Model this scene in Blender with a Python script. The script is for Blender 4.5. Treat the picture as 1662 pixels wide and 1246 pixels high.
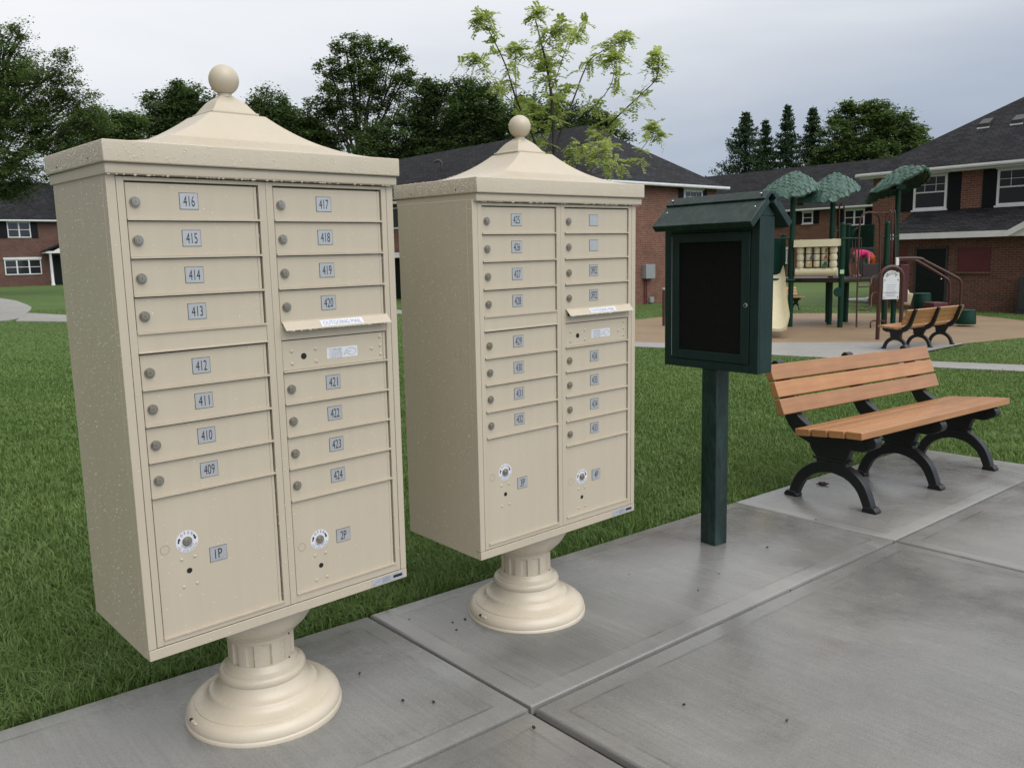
import bpy, bmesh, math, random
import numpy as np
from mathutils import Matrix, Vector
random.seed(7); RNG = np.random.default_rng(11)
for o in list(bpy.data.objects): bpy.data.objects.remove(o)
SC = bpy.context.scene; COL = SC.collection
R = math.radians

# ------------------------------------------------------------------ camera
PW, PH = 1662, 1246
FPX, PITCH, ROLL, EYE = 1364.32, 0.15016, -0.024114, 1.32375
cp, sp = math.cos(PITCH), math.sin(PITCH); cr, sr = math.cos(ROLL), math.sin(ROLL)
FW = np.array([0, cp, -sp]); UP0 = np.array([0, sp, cp]); RT0 = np.array([1., 0, 0])
RT = cr*RT0 + sr*UP0; UP = -sr*RT0 + cr*UP0
cam = bpy.data.cameras.new('camera'); CAM = bpy.data.objects.new('camera', cam); COL.objects.link(CAM)
CAM.matrix_world = Matrix(((RT[0], UP[0], -FW[0], 0), (RT[1], UP[1], -FW[1], 0), (RT[2], UP[2], -FW[2], EYE), (0, 0, 0, 1)))
cam.sensor_width = 36; cam.lens = FPX/PW*36; cam.clip_start = 0.05; cam.clip_end = 2000
SC.camera = CAM

# ------------------------------------------------------------------ world, sun, exposure
SUN_AZ, SUN_EL = R(-45), R(54)          # direction towards the bright part of the cloud cover
W = bpy.data.worlds.new("World"); SC.world = W; W.use_nodes = True
nt = W.node_tree; nt.nodes.clear()
def N(t, ty, **kw):
    n = t.nodes.new(ty)
    for k, v in kw.items():
        if k.startswith('i_'): n.inputs[k[2:]].default_value = v
        else: setattr(n, k, v)
    return n
def math_node(t, op, a, b=None, c=None, clamp=False):
    n = t.nodes.new('ShaderNodeMath'); n.operation = op; n.use_clamp = clamp
    for i, s in enumerate((a, b, c)):
        if s is None: continue
        if isinstance(s, (int, float)): n.inputs[i].default_value = s
        else: t.links.new(s, n.inputs[i])
    return n.outputs[0]
def mixc(t, fac, a, b, mode='MIX'):
    n = t.nodes.new('ShaderNodeMix'); n.data_type = 'RGBA'; n.blend_type = mode
    for s, i in ((fac, 0), (a, 6), (b, 7)):
        if isinstance(s, (int, float)): n.inputs[i].default_value = s
        elif isinstance(s, tuple): n.inputs[i].default_value = (*s[:3], 1)
        else: t.links.new(s, n.inputs[i])
    return n.outputs[2]
def ramp(t, fac, stops, interp='LINEAR'):
    n = t.nodes.new('ShaderNodeValToRGB'); n.color_ramp.interpolation = interp
    el = n.color_ramp.elements
    while len(el) < len(stops): el.new(0.5)
    for e, (p, c) in zip(el, stops):
        e.position = p; e.color = (*c, 1) if len(c) == 3 else c
    if fac is not None: t.links.new(fac, n.inputs[0])
    return n.outputs[0]
sky = N(nt, 'ShaderNodeTexSky', sky_type='NISHITA', sun_disc=False, sun_elevation=SUN_EL, sun_rotation=R(90)-SUN_AZ)
bg_sky = N(nt, 'ShaderNodeBackground', i_Strength=0.07); nt.links.new(sky.outputs[0], bg_sky.inputs[0])
tc = N(nt, 'ShaderNodeTexCoord'); sx = N(nt, 'ShaderNodeSeparateXYZ'); nt.links.new(tc.outputs['Generated'], sx.inputs[0])
mp = N(nt, 'ShaderNodeMapping'); mp.inputs['Scale'].default_value = (1.6, 1.6, 7.0); mp.inputs['Rotation'].default_value = (0.05, 0.12, 0)
nt.links.new(tc.outputs['Generated'], mp.inputs[0])
nz = N(nt, 'ShaderNodeTexNoise', i_Scale=1.7, i_Detail=5, i_Roughness=0.5, i_Distortion=0.3); nt.links.new(mp.outputs[0], nz.inputs[0])
elev = math_node(nt, 'ADD', sx.outputs[2], math_node(nt, 'MULTIPLY', math_node(nt, 'SUBTRACT', nz.outputs[0], 0.5), 0.17))
elev = math_node(nt, 'ADD', elev, math_node(nt, 'MULTIPLY', sx.outputs[0], -0.20))     # brighter cloud towards the left
over = ramp(nt, elev, [(0.0, (.395, .45, .56)), (0.05, (.445, .505, .61)), (0.15, (.63, .675, .745)), (0.25, (.85, .875, .92)), (0.36, (.97, .98, 1.0)), (0.6, (1.15, 1.15, 1.15)), (1.0, (1.62, 1.60, 1.57))])
# invented brightness of the unseen sky to shape the light: brighter right-behind, darker left
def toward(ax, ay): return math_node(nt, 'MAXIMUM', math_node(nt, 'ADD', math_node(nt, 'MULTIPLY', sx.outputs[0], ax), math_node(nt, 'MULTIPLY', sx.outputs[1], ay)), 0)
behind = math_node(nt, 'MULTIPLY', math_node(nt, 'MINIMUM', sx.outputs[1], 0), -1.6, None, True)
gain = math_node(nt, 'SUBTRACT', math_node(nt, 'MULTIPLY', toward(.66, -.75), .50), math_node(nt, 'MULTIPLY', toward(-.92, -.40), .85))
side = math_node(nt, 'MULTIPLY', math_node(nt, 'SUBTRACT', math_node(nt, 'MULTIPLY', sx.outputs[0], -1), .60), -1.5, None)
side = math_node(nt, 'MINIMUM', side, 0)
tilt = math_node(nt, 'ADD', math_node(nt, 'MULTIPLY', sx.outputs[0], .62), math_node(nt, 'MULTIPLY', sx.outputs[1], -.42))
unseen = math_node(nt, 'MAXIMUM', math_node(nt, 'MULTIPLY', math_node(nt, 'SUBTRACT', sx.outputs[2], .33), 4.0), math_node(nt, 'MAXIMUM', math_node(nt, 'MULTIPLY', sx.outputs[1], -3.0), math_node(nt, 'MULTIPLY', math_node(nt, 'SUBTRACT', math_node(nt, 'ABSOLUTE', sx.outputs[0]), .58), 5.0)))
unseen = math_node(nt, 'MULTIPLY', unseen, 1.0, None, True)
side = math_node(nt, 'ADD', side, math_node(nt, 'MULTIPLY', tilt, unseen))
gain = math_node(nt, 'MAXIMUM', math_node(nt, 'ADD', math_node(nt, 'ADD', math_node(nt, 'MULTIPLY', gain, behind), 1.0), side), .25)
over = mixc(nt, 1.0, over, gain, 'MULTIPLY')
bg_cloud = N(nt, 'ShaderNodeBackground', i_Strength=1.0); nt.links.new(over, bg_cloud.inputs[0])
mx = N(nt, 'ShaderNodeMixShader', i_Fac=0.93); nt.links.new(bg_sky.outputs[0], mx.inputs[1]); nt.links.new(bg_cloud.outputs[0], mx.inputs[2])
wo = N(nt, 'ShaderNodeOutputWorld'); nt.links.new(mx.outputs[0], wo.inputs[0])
sl = bpy.data.lights.new('sun', 'SUN'); sl.energy = 1.2; sl.angle = R(48); sl.color = (1.0, .965, .90)
SUN = bpy.data.objects.new('sun', sl); COL.objects.link(SUN)
sd = Vector((math.cos(SUN_AZ)*math.cos(SUN_EL), math.sin(SUN_AZ)*math.cos(SUN_EL), math.sin(SUN_EL)))
SUN.rotation_euler = (-sd).to_track_quat('-Z', 'Y').to_euler()
SC.view_settings.view_transform = 'Standard'; SC.view_settings.look = 'None'
SC.view_settings.exposure = 0.03; SC.view_settings.gamma = 1.0; SC.view_settings.use_curve_mapping = False

# ------------------------------------------------------------------ pixel helpers (only used to survey where things stand)
def ray(x, y): return FW + RT*(x-PW/2)/FPX - UP*(y-PH/2)/FPX
def at(x, y, Y):
    d = ray(x, y); return np.array([0, 0, EYE]) + d*(Y/d[1])
def on_z(x, y, z):
    d = ray(x, y); return np.array([0, 0, EYE]) + d*((z-EYE)/d[2])
def on_wall(x, y, P0, ex, off=0.0):
    """pixel -> (s, z) on the vertical plane through P0 along ex, moved off towards +90deg"""
    d = ray(x, y); n = np.array([-ex[1], ex[0]]); q = np.array(P0[:2]) + n*off
    t = (n @ q)/(n @ d[:2]); P = np.array([0, 0, EYE]) + d*t
    return float((P[:2]-q) @ np.array(ex)), float(P[2])

# the path frame: origin at the joint crossing, u along the path, v towards the lawn
PA = R(41.0); U = np.array([math.cos(PA), math.sin(PA)]); V = np.array([-U[1], U[0]]); PO = np.array([0.034, 2.357]); GU = -0.0289
B1 = np.array([-0.76821, 2.37220]); B2 = np.array([0.03678, 3.10153])
def plane(x, y): return GU*((x-B1[0])*U[0] + (y-B1[1])*U[1])
CTRL = np.array([(8, 16.4, -.60), (9, 21.7, -.62), (5.5, 19.5, -.62), (13, 21, -.64), (14, 29, -.75), (16.5, 25.5, -.76), (6, 33, -.71), (-5, 43, -.62), (20, 53, -.62),
    (-37, 62, .05), (-12, 25, -.08), (3, 15, -.5), (-6, 15, -.12), (9, 11, -.46), (12, 10, -.5), (-12, 12, .08), (-30, 40, .0), (0, 90, -.3), (60, 60, -.8), (-60, 90, .2), (5, -10, -.1), (-10, -5, .25), (20, 5, -.5)])
def ground(x, y):
    x = np.asarray(x, float); y = np.asarray(y, float)
    num = 0; den = 0
    for cx, cy, cz in CTRL:
        w = 1.0/((x-cx)**2 + (y-cy)**2 + 6.0)**2; num = num + w*cz; den = den + w
    far = num/den
    t = np.clip((np.hypot(x-0.8, y-3.6) - 5.0)/8.0, 0, 1); t = t*t*(3-2*t)
    return plane(x, y)*(1-t) + far*t
def on_ground(px, py):
    z = -.3
    for _ in range(40):
        P = on_z(px, py, z); z = 0.5*z + 0.5*float(ground(P[0], P[1]))
    return P
def uvp(u, v, up=0.0):
    q = PO + U*u + V*v; return (q[0], q[1], plane(q[0], q[1]) + up)

# ------------------------------------------------------------------ materials
def new_mat(name):
    m = bpy.data.materials.new(name); m.use_nodes = True
    t = m.node_tree; b = t.nodes['Principled BSDF']; return m, t, b
def coords(t, kind='Object', scale=(1, 1, 1), rot=(0, 0, 0)):
    c = t.nodes.new('ShaderNodeTexCoord'); mpn = t.nodes.new('ShaderNodeMapping'); mpn.inputs['Scale'].default_value = scale; mpn.inputs['Rotation'].default_value = rot
    t.links.new(c.outputs[kind], mpn.inputs[0]); return mpn.outputs[0]
def noise(t, vec, scale, detail=4, rough=.55, dist=0):
    n = N(t, 'ShaderNodeTexNoise', i_Scale=scale, i_Detail=detail, i_Roughness=rough, i_Distortion=dist); t.links.new(vec, n.inputs[0]); return n.outputs[0]
def bump(t, b, h, strength=.3, dist=.01, prev=None):
    n = N(t, 'ShaderNodeBump', i_Strength=strength, i_Distance=dist); t.links.new(h, n.inputs['Height'])
    if prev is not None: t.links.new(prev, n.inputs['Normal'])
    t.links.new(n.outputs[0], b.inputs['Normal']); return n.outputs[0]
def simple(name, c, rough=.5, var=.12, vscale=6, metallic=0, bstr=.0, bscale=60, spec=.5, rvar=.0):
    m, t, b = new_mat(name)
    v = coords(t); n = noise(t, v, vscale, 5)
    dk = tuple(x*(1-var) for x in c); lt = tuple(min(1, x*(1+var)) for x in c)
    t.links.new(ramp(t, n, [(.3, dk), (.7, lt)]), b.inputs['Base Color'])
    b.inputs['Roughness'].default_value = rough; b.inputs['Metallic'].default_value = metallic; b.inputs['Specular IOR Level'].default_value = spec
    if rvar:
        t.links.new(ramp(t, noise(t, v, vscale*1.7, 4), [(.3, (rough-rvar,)*3), (.7, (rough+rvar,)*3)]), b.inputs['Roughness'])
    if bstr: bump(t, b, noise(t, v, bscale, 3), bstr, .003)
    return m
def flat(name, c, rough=.5, metallic=0, spec=.5):
    m, t, b = new_mat(name); b.inputs['Base Color'].default_value = (*c, 1); b.inputs['Roughness'].default_value = rough
    b.inputs['Metallic'].default_value = metallic; b.inputs['Specular IOR Level'].default_value = spec; return m

M = {}
def mat_beige():
    m, t, b = new_mat('beige_powder_coat'); v = coords(t); st = coords(t, 'Object', (26, 26, 1.1))
    col = mixc(t, .5, ramp(t, noise(t, v, 3.0, 5), [(.3, (.480, .419, .325)), (.7, (.512, .449, .351))]), ramp(t, noise(t, st, 1.0, 5, .6), [(.3, (.470, .410, .317)), (.7, (.518, .455, .357))]))
    t.links.new(col, b.inputs['Base Color'])
    t.links.new(mixc(t, .5, ramp(t, noise(t, st, 1.3, 4), [(.3, (.24,)*3), (.7, (.44,)*3)]), ramp(t, noise(t, v, 7, 4), [(.3, (.28,)*3), (.7, (.44,)*3)])), b.inputs['Roughness'])
    n1 = bump(t, b, noise(t, v, 420, 3), .08, .003); bump(t, b, noise(t, v, 5, 2), .05, .02, n1); return m
M['beige'] = mat_beige()
M['cast'] = simple('beige_cast_cover', (.58, .512, .405), .28, .05, 5, bstr=.05, bscale=160, rvar=.06)
M['dark'] = flat('black_void', (.008, .008, .008), .8)
M['groove'] = flat('dark_joint_shadow_gap', (.03, .026, .02), .8)
M['plate'] = simple('brushed_aluminium_plate', (.50, .515, .535), .40, .08, 30, metallic=.55)
M['plateedge'] = flat('black_plate_border', (.03, .03, .035), .5)
M['ink'] = flat('black_ink', (.012, .012, .015), .5)
M['white'] = simple('white_label_vinyl', (.66, .67, .71), .35, .04, 20)
M['blueink'] = flat('pale_blue_ink', (.25, .30, .42), .5)
M['greyink'] = flat('grey_ink', (.16, .17, .22), .5)
M['lock'] = simple('nickel_cam_lock', (.36, .33, .29), .30, .25, 60, metallic=.9)
M['silver'] = simple('silver_foil_label', (.48, .50, .55), .32, .1, 30, metallic=.4)

def mat_drop():
    m, t, b = new_mat('rain_drop'); b.inputs['Base Color'].default_value = (.80, .75, .66, 1); b.inputs['Roughness'].default_value = .08
    b.inputs['IOR'].default_value = 1.33; b.inputs['Specular IOR Level'].default_value = 1.0; b.inputs['Coat Weight'].default_value = .8; b.inputs['Coat Roughness'].default_value = .02
    return m
M['drop'] = mat_drop()

def mat_concrete():
    """wet broomed concrete in the path frame; troweled margins beside the joints"""
    m, t, b = new_mat('wet_concrete')
    c = t.nodes.new('ShaderNodeTexCoord'); s = t.nodes.new('ShaderNodeSeparateXYZ'); t.links.new(c.outputs['Object'], s.inputs[0])
    u, v = s.outputs[0], s.outputs[1]
    wob = math_node(t, 'MULTIPLY', math_node(t, 'SUBTRACT', noise(t, c.outputs['Object'], 3.0, 3), .5), .016)
    def dist(ax, p): return math_node(t, 'ADD', math_node(t, 'ABSOLUTE', math_node(t, 'SUBTRACT', ax, p)), wob)
    dmin = None
    for ax, ps in ((v, (0.0, .925, -2.6)), (u, (-2.41, 0.0, 2.41, 4.70, 7.1))):
        for p_ in ps:
            d = dist(ax, p_); dmin = d if dmin is None else math_node(t, 'MINIMUM', dmin, d)
    band = ramp(t, dmin, [(0.0, (1, 1, 1)), (.078, (1, 1, 1)), (.084, (0, 0, 0))])
    line = ramp(t, dmin, [(.074, (0, 0, 0)), (.081, (1, 1, 1)), (.088, (0, 0, 0))])
    brk = ramp(t, noise(t, c.outputs['Object'], 5, 3), [(.42, (0, 0, 0)), (.6, (1, 1, 1))])
    line = math_node(t, 'MULTIPLY', line, brk)
    big = noise(t, c.outputs['Object'], .9, 6, .6, .4); mid = noise(t, c.outputs['Object'], 5.5, 6, .65)
    mpn = t.nodes.new('ShaderNodeMapping'); mpn.inputs['Scale'].default_value = (95, 1.6, 1); t.links.new(c.outputs['Object'], mpn.inputs[0])
    broom = noise(t, mpn.outputs[0], 1.0, 5, .65)
    fine = noise(t, c.outputs['Object'], 260, 2)
    col = ramp(t, big, [(.28, (.112, .109, .103)), (.5, (.158, .154, .146)), (.74, (.210, .205, .194))])
    col = mixc(t, .45, col, ramp(t, mid, [(.25, (.14, .14, .135)), (.75, (.29, .287, .272))]))
    col = mixc(t, .28, col, ramp(t, broom, [(.3, (.12, .12, .115)), (.7, (.31, .305, .29))]))
    col = mixc(t, .22, col, ramp(t, fine, [(.3, (.04, .04, .04)), (.7, (.34, .34, .33))]))
    col = mixc(t, math_node(t, 'MULTIPLY', band, .16), col, (.30, .298, .285))
    col = mixc(t, math_node(t, 'MULTIPLY', line, .65), col, (.06, .06, .056))
    spk = N(t, 'ShaderNodeTexVoronoi', i_Scale=34.0); t.links.new(c.outputs['Object'], spk.inputs[0])
    pits = ramp(t, spk.outputs['Distance'], [(.05, (1, 1, 1)), (.09, (0, 0, 0))])
    pits = math_node(t, 'MULTIPLY', pits, ramp(t, noise(t, c.outputs['Object'], 9, 2), [(.52, (0, 0, 0)), (.62, (1, 1, 1))]))
    col = mixc(t, math_node(t, 'MULTIPLY', pits, .6), col, (.07, .07, .065))
    wet = noise(t, c.outputs['Object'], 1.15, 6, .62, .6)
    col = mixc(t, 1.0, col, ramp(t, wet, [(.34, (.80, .80, .80)), (.50, (.95, .95, .95)), (.66, (1.13, 1.13, 1.13))]), 'MULTIPLY')
    t.links.new(col, b.inputs['Base Color'])
    ro = ramp(t, wet, [(.34, (.10,)*3), (.5, (.22,)*3), (.66, (.42,)*3)])
    ro = mixc(t, .3, ro, ramp(t, mid, [(.3, (.16,)*3), (.7, (.45,)*3)]))
    t.links.new(ro, b.inputs['Roughness'])
    h = mixc(t, .5, broom, fine); h = mixc(t, band, h, (.5, .5, .5))
    n1 = bump(t, b, h, .22, .004); bump(t, b, mid, .12, .02, n1)
    return m
M['concrete'] = mat_concrete()

def mat_paving():
    m, t, b = new_mat('pale_pavement'); v = coords(t)
    col = mixc(t, .5, ramp(t, noise(t, v, .5, 5), [(.3, (.24, .235, .225)), (.7, (.36, .355, .34))]), ramp(t, noise(t, v, 7, 5), [(.3, (.22, .22, .21)), (.7, (.37, .36, .35))]))
    t.links.new(col, b.inputs['Base Color']); b.inputs['Roughness'].default_value = .42
    bump(t, b, noise(t, v, 60, 3), .2, .006); return m
M['paving'] = mat_paving()

def mat_rubber():
    m, t, b = new_mat('tan_rubber_safety_surface'); v = coords(t)
    col = mixc(t, .5, ramp(t, noise(t, v, 1.1, 6, .6), [(.3, (.17, .115, .066)), (.7, (.29, .20, .115))]), ramp(t, noise(t, v, 60, 2), [(.3, (.11, .07, .04)), (.7, (.35, .25, .15))]))
    t.links.new(col, b.inputs['Base Color']); b.inputs['Roughness'].default_value = .6
    bump(t, b, noise(t, v, 80, 3), .3, .006); return m
M['rubber'] = mat_rubber()

def mat_lawn():
    m, t, b = new_mat('lawn_turf'); v = coords(t)
    col = mixc(t, .5, ramp(t, noise(t, v, .35, 6, .6), [(.3, (.060, .122, .028)), (.7, (.115, .195, .048))]), ramp(t, noise(t, v, 9, 6, .7), [(.3, (.045, .092, .022)), (.7, (.13, .20, .058))]))
    st = coords(t, 'Object', (.25, 1.1, 1), (0, 0, .6)); col = mixc(t, .35, col, ramp(t, noise(t, st, 1.0, 4), [(.35, (.05, .095, .022)), (.68, (.115, .175, .04))]))
    col = mixc(t, .4, col, ramp(t, noise(t, v, 45, 3, .7), [(.3, (.02, .045, .012)), (.7, (.11, .17, .05))]))
    t.links.new(col, b.inputs['Base Color']); b.inputs['Roughness'].default_value = .75; b.inputs['Specular IOR Level'].default_value = .25
    bump(t, b, noise(t, v, 30, 4, .7), .7, .04); return m
M['lawn'] = mat_lawn()

def mat_leaf(name, dark, light, trans=.25, rough=.5, spec=.3):
    m, t, b = new_mat(name)
    a = N(t, 'ShaderNodeAttribute', attribute_name='shade')
    col = ramp(t, a.outputs['Fac'], [(0.0, dark), (1.0, light)])
    t.links.new(col, b.inputs['Base Color']); b.inputs['Roughness'].default_value = rough; b.inputs['Specular IOR Level'].default_value = spec
    tr = N(t, 'ShaderNodeBsdfTranslucent'); t.links.new(mixc(t, .5, col, (.10, .17, .02)), tr.inputs[0])
    ms = N(t, 'ShaderNodeMixShader', i_Fac=trans); t.links.new(b.outputs[0], ms.inputs[1]); t.links.new(tr.outputs[0], ms.inputs[2])
    t.links.new(ms.outputs[0], t.nodes['Material Output'].inputs[0]); return m
M['blade'] = mat_leaf('grass_blade', (.072, .136, .034), (.215, .305, .098), .34, .5, .22)
M['leaf_mid'] = mat_leaf('green_leaf', (.075, .115, .045), (.160, .220, .085), .48, .6, .12)
M['leaf_dark'] = mat_leaf('dark_leaf', (.058, .092, .045), (.125, .175, .075), .45, .6, .12)
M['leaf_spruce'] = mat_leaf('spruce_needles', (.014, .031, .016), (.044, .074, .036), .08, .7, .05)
M['leaf_young'] = mat_leaf('yellow_green_leaf', (.42, .50, .12), (.72, .78, .32), .55, .5, .2)
M['bark'] = simple('dark_bark', (.035, .028, .022), .8, .4, 8, bstr=.6, bscale=25)
M['bark_young'] = simple('young_bark', (.03, .024, .02), .6, .3, 20)

def mat_brick(name, c1, c2, mortar, sc=1.0):
    m, t, b = new_mat(name); tcn = t.nodes.new('ShaderNodeTexCoord')
    br = N(t, 'ShaderNodeTexBrick', i_Scale=1.0); br.offset = .5
    br.inputs['Color1'].default_value = (*c1, 1); br.inputs['Color2'].default_value = (*c2, 1); br.inputs['Mortar'].default_value = (*mortar, 1)
    br.inputs['Brick Width'].default_value = .215*sc; br.inputs['Row Height'].default_value = .075*sc; br.inputs['Mortar Size'].default_value = .0075*sc; br.inputs['Bias'].default_value = -.1
    t.links.new(tcn.outputs['UV'], br.inputs[0])
    n = noise(t, tcn.outputs['UV'], 1.2, 5); n2 = noise(t, tcn.outputs['UV'], 9, 4)
    col = mixc(t, .5, br.outputs[0], ramp(t, n, [(.3, (.55, .5, .5)), (.7, (1.25, 1.2, 1.15))]), 'MULTIPLY')
    col = mixc(t, .5, col, ramp(t, n2, [(.25, (.45, .42, .4)), (.75, (1.4, 1.35, 1.3))]), 'MULTIPLY')
    t.links.new(col, b.inputs['Base Color']); b.inputs['Roughness'].default_value = .75
    bump(t, b, br.outputs['Fac'], -.4, .008); return m
M['brick'] = mat_brick('red_brick', (.195, .072, .044), (.115, .042, .029), (.24, .19, .155))
M['brick_dark'] = mat_brick('brown_brick', (.135, .052, .035), (.082, .033, .025), (.165, .13, .11))

def mat_shingle(name, c):
    m, t, b = new_mat(name); tcn = t.nodes.new('ShaderNodeTexCoord')
    br = N(t, 'ShaderNodeTexBrick', i_Scale=1.0); br.offset = .37
    br.inputs['Color1'].default_value = (*[x*1.5 for x in c], 1); br.inputs['Color2'].default_value = (*[x*.62 for x in c], 1); br.inputs['Mortar'].default_value = (*[x*.18 for x in c], 1)
    br.inputs['Brick Width'].default_value = .32; br.inputs['Row Height'].default_value = .145; br.inputs['Mortar Size'].default_value = .016
    t.links.new(tcn.outputs['UV'], br.inputs[0]); n = noise(t, tcn.outputs['UV'], 1.0, 6, .6)
    col = mixc(t, .6, br.outputs[0], ramp(t, n, [(.3, (.6, .6, .62)), (.7, (1.3, 1.3, 1.3))]), 'MULTIPLY')
    t.links.new(col, b.inputs['Base Color']); b.inputs['Roughness'].default_value = .7; b.inputs['Specular IOR Level'].default_value = .12
    bump(t, b, br.outputs['Fac'], -.5, .012); return m
M['shingle'] = mat_shingle('charcoal_shingles', (.0215, .0220, .0262))
M['trim'] = simple('white_trim', (.66, .67, .68), .5, .06, 3)
M['shutter'] = simple('black_shutter', (.008, .009, .011), .6, .2, 6, spec=.2)
def mat_glass():
    m, t, b = new_mat('dark_window_glass'); b.inputs['Base Color'].default_value = (.018, .02, .022, 1); b.inputs['Roughness'].default_value = .06
    b.inputs['Specular IOR Level'].default_value = .5; v = coords(t); bump(t, b, noise(t, v, 1.2, 2), .05, .05); return m
M['glass'] = mat_glass()
M['blind'] = simple('window_blind', (.20, .20, .20), .6, .1, 2)
M['door_dark'] = simple('dark_green_door', (.008, .012, .011), .55, .15, 3, spec=.15)
M['board_red'] = simple('dark_red_board', (.085, .014, .018), .5, .12, 2)
M['steelgrey'] = simple('grey_steel', (.27, .285, .29), .45, .06, 4)
M['darkgrey'] = simple('dark_grey_plastic', (.03, .031, .033), .5, .15, 4)

def mat_hdpe(name, c, sheen=.42, worn=0.0):
    m, t, b = new_mat(name); v = coords(t); st = coords(t, 'Object', (40, 40, 4))
    col = mixc(t, .5, ramp(t, noise(t, v, 9, 5), [(.3, tuple(x*.7 for x in c)), (.7, tuple(x*1.3 for x in c))]), ramp(t, noise(t, st, 1.5, 4), [(.3, tuple(x*.65 for x in c)), (.7, tuple(x*1.4 for x in c))]))
    if worn: col = mixc(t, 1.0, col, ramp(t, noise(t, coords(t, 'Object', (14, 14, 5)), 2.2, 6, .7), [(.30, (.45, .45, .47)), (.5, (.95, .95, .95)), (.72, (1.9, 1.75, 1.65))]), 'MULTIPLY')
    t.links.new(col, b.inputs['Base Color']); b.inputs['Roughness'].default_value = sheen; b.inputs['Specular IOR Level'].default_value = .35
    bump(t, b, noise(t, v, 120, 4), .35, .003); return m
M['green_hdpe'] = mat_hdpe('dark_green_recycled_lumber', (.0080, .0245, .0225), .40)
M['green_worn'] = mat_hdpe('weathered_green_recycled_lumber', (.0130, .0300, .0268), .34, 1.0)
M['cork'] = simple('black_display_cork', (.0075, .0080, .0075), .7, .4, 140, spec=.12)
M['play_green'] = simple('dark_green_playground_steel', (.004, .034, .020), .42, .15, 5, spec=.25)
M['play_panel'] = simple('dark_green_playground_plastic', (.004, .036, .024), .45, .15, 3, spec=.25)
M['play_teal'] = simple('green_roof_plastic', (.043, .102, .080), .5, .22, 5, bstr=.5, bscale=14)
M['play_brown'] = simple('brown_playground_steel', (.060, .020, .016), .4, .15, 6)
M['deck'] = simple('dark_brown_deck_coating', (.032, .02, .018), .4, .15, 6)
M['cream'] = simple('cream_playground_plastic', (.60, .55, .38), .35, .05, 4)
M['iron'] = simple('black_cast_iron', (.0075, .0085, .0095), .42, .2, 12, bstr=.12, bscale=80)
def mat_slat():
    m, t, b = new_mat('orange_brown_recycled_slat'); v = coords(t, 'Object', (1.4, 24, 24)); v2 = coords(t)
    col = mixc(t, .5, ramp(t, noise(t, v, 1.5, 5, .6), [(.3, (.29, .130, .052)), (.7, (.47, .235, .098))]), ramp(t, noise(t, v2, 5, 5), [(.3, (.30, .140, .056)), (.7, (.43, .215, .088))]))
    oi = N(t, 'ShaderNodeObjectInfo'); col = mixc(t, 1.0, col, ramp(t, oi.outputs['Random'], [(0, (.86, .86, .88)), (1, (1.12, 1.1, 1.06))]), 'MULTIPLY')
    t.links.new(col, b.inputs['Base Color']); b.inputs['Roughness'].default_value = .30
    bump(t, b, noise(t, v, 4, 4), .12, .003); return m
M['slat'] = mat_slat()
M['bolt'] = simple('bright_screw', (.62, .64, .64), .25, .1, 50, metallic=.9)
M['mulch'] = simple('dark_mulch', (.022, .017, .012), .7, .4, 60)
M['skin'] = simple('skin', (.36, .20, .14), .5, .06, 10)
M['pink'] = simple('pink_cotton', (.72, .045, .20), .8, .08, 12)
M['orange_hair'] = simple('orange_hair', (.48, .085, .02), .6, .2, 30)
M['shorts'] = simple('mottled_shorts', (.20, .13, .10), .8, .3, 40)
M['yellow'] = flat('yellow_token', (.55, .33, .03)); M['blue'] = flat('slate_blue_token', (.06, .07, .12)); M['brown_t'] = flat('brown_token', (.28, .08, .025)); M['green_t'] = flat('green_token', (.02, .10, .06)); M['lime'] = flat('lime_sticker', (.35, .55, .30))

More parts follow.
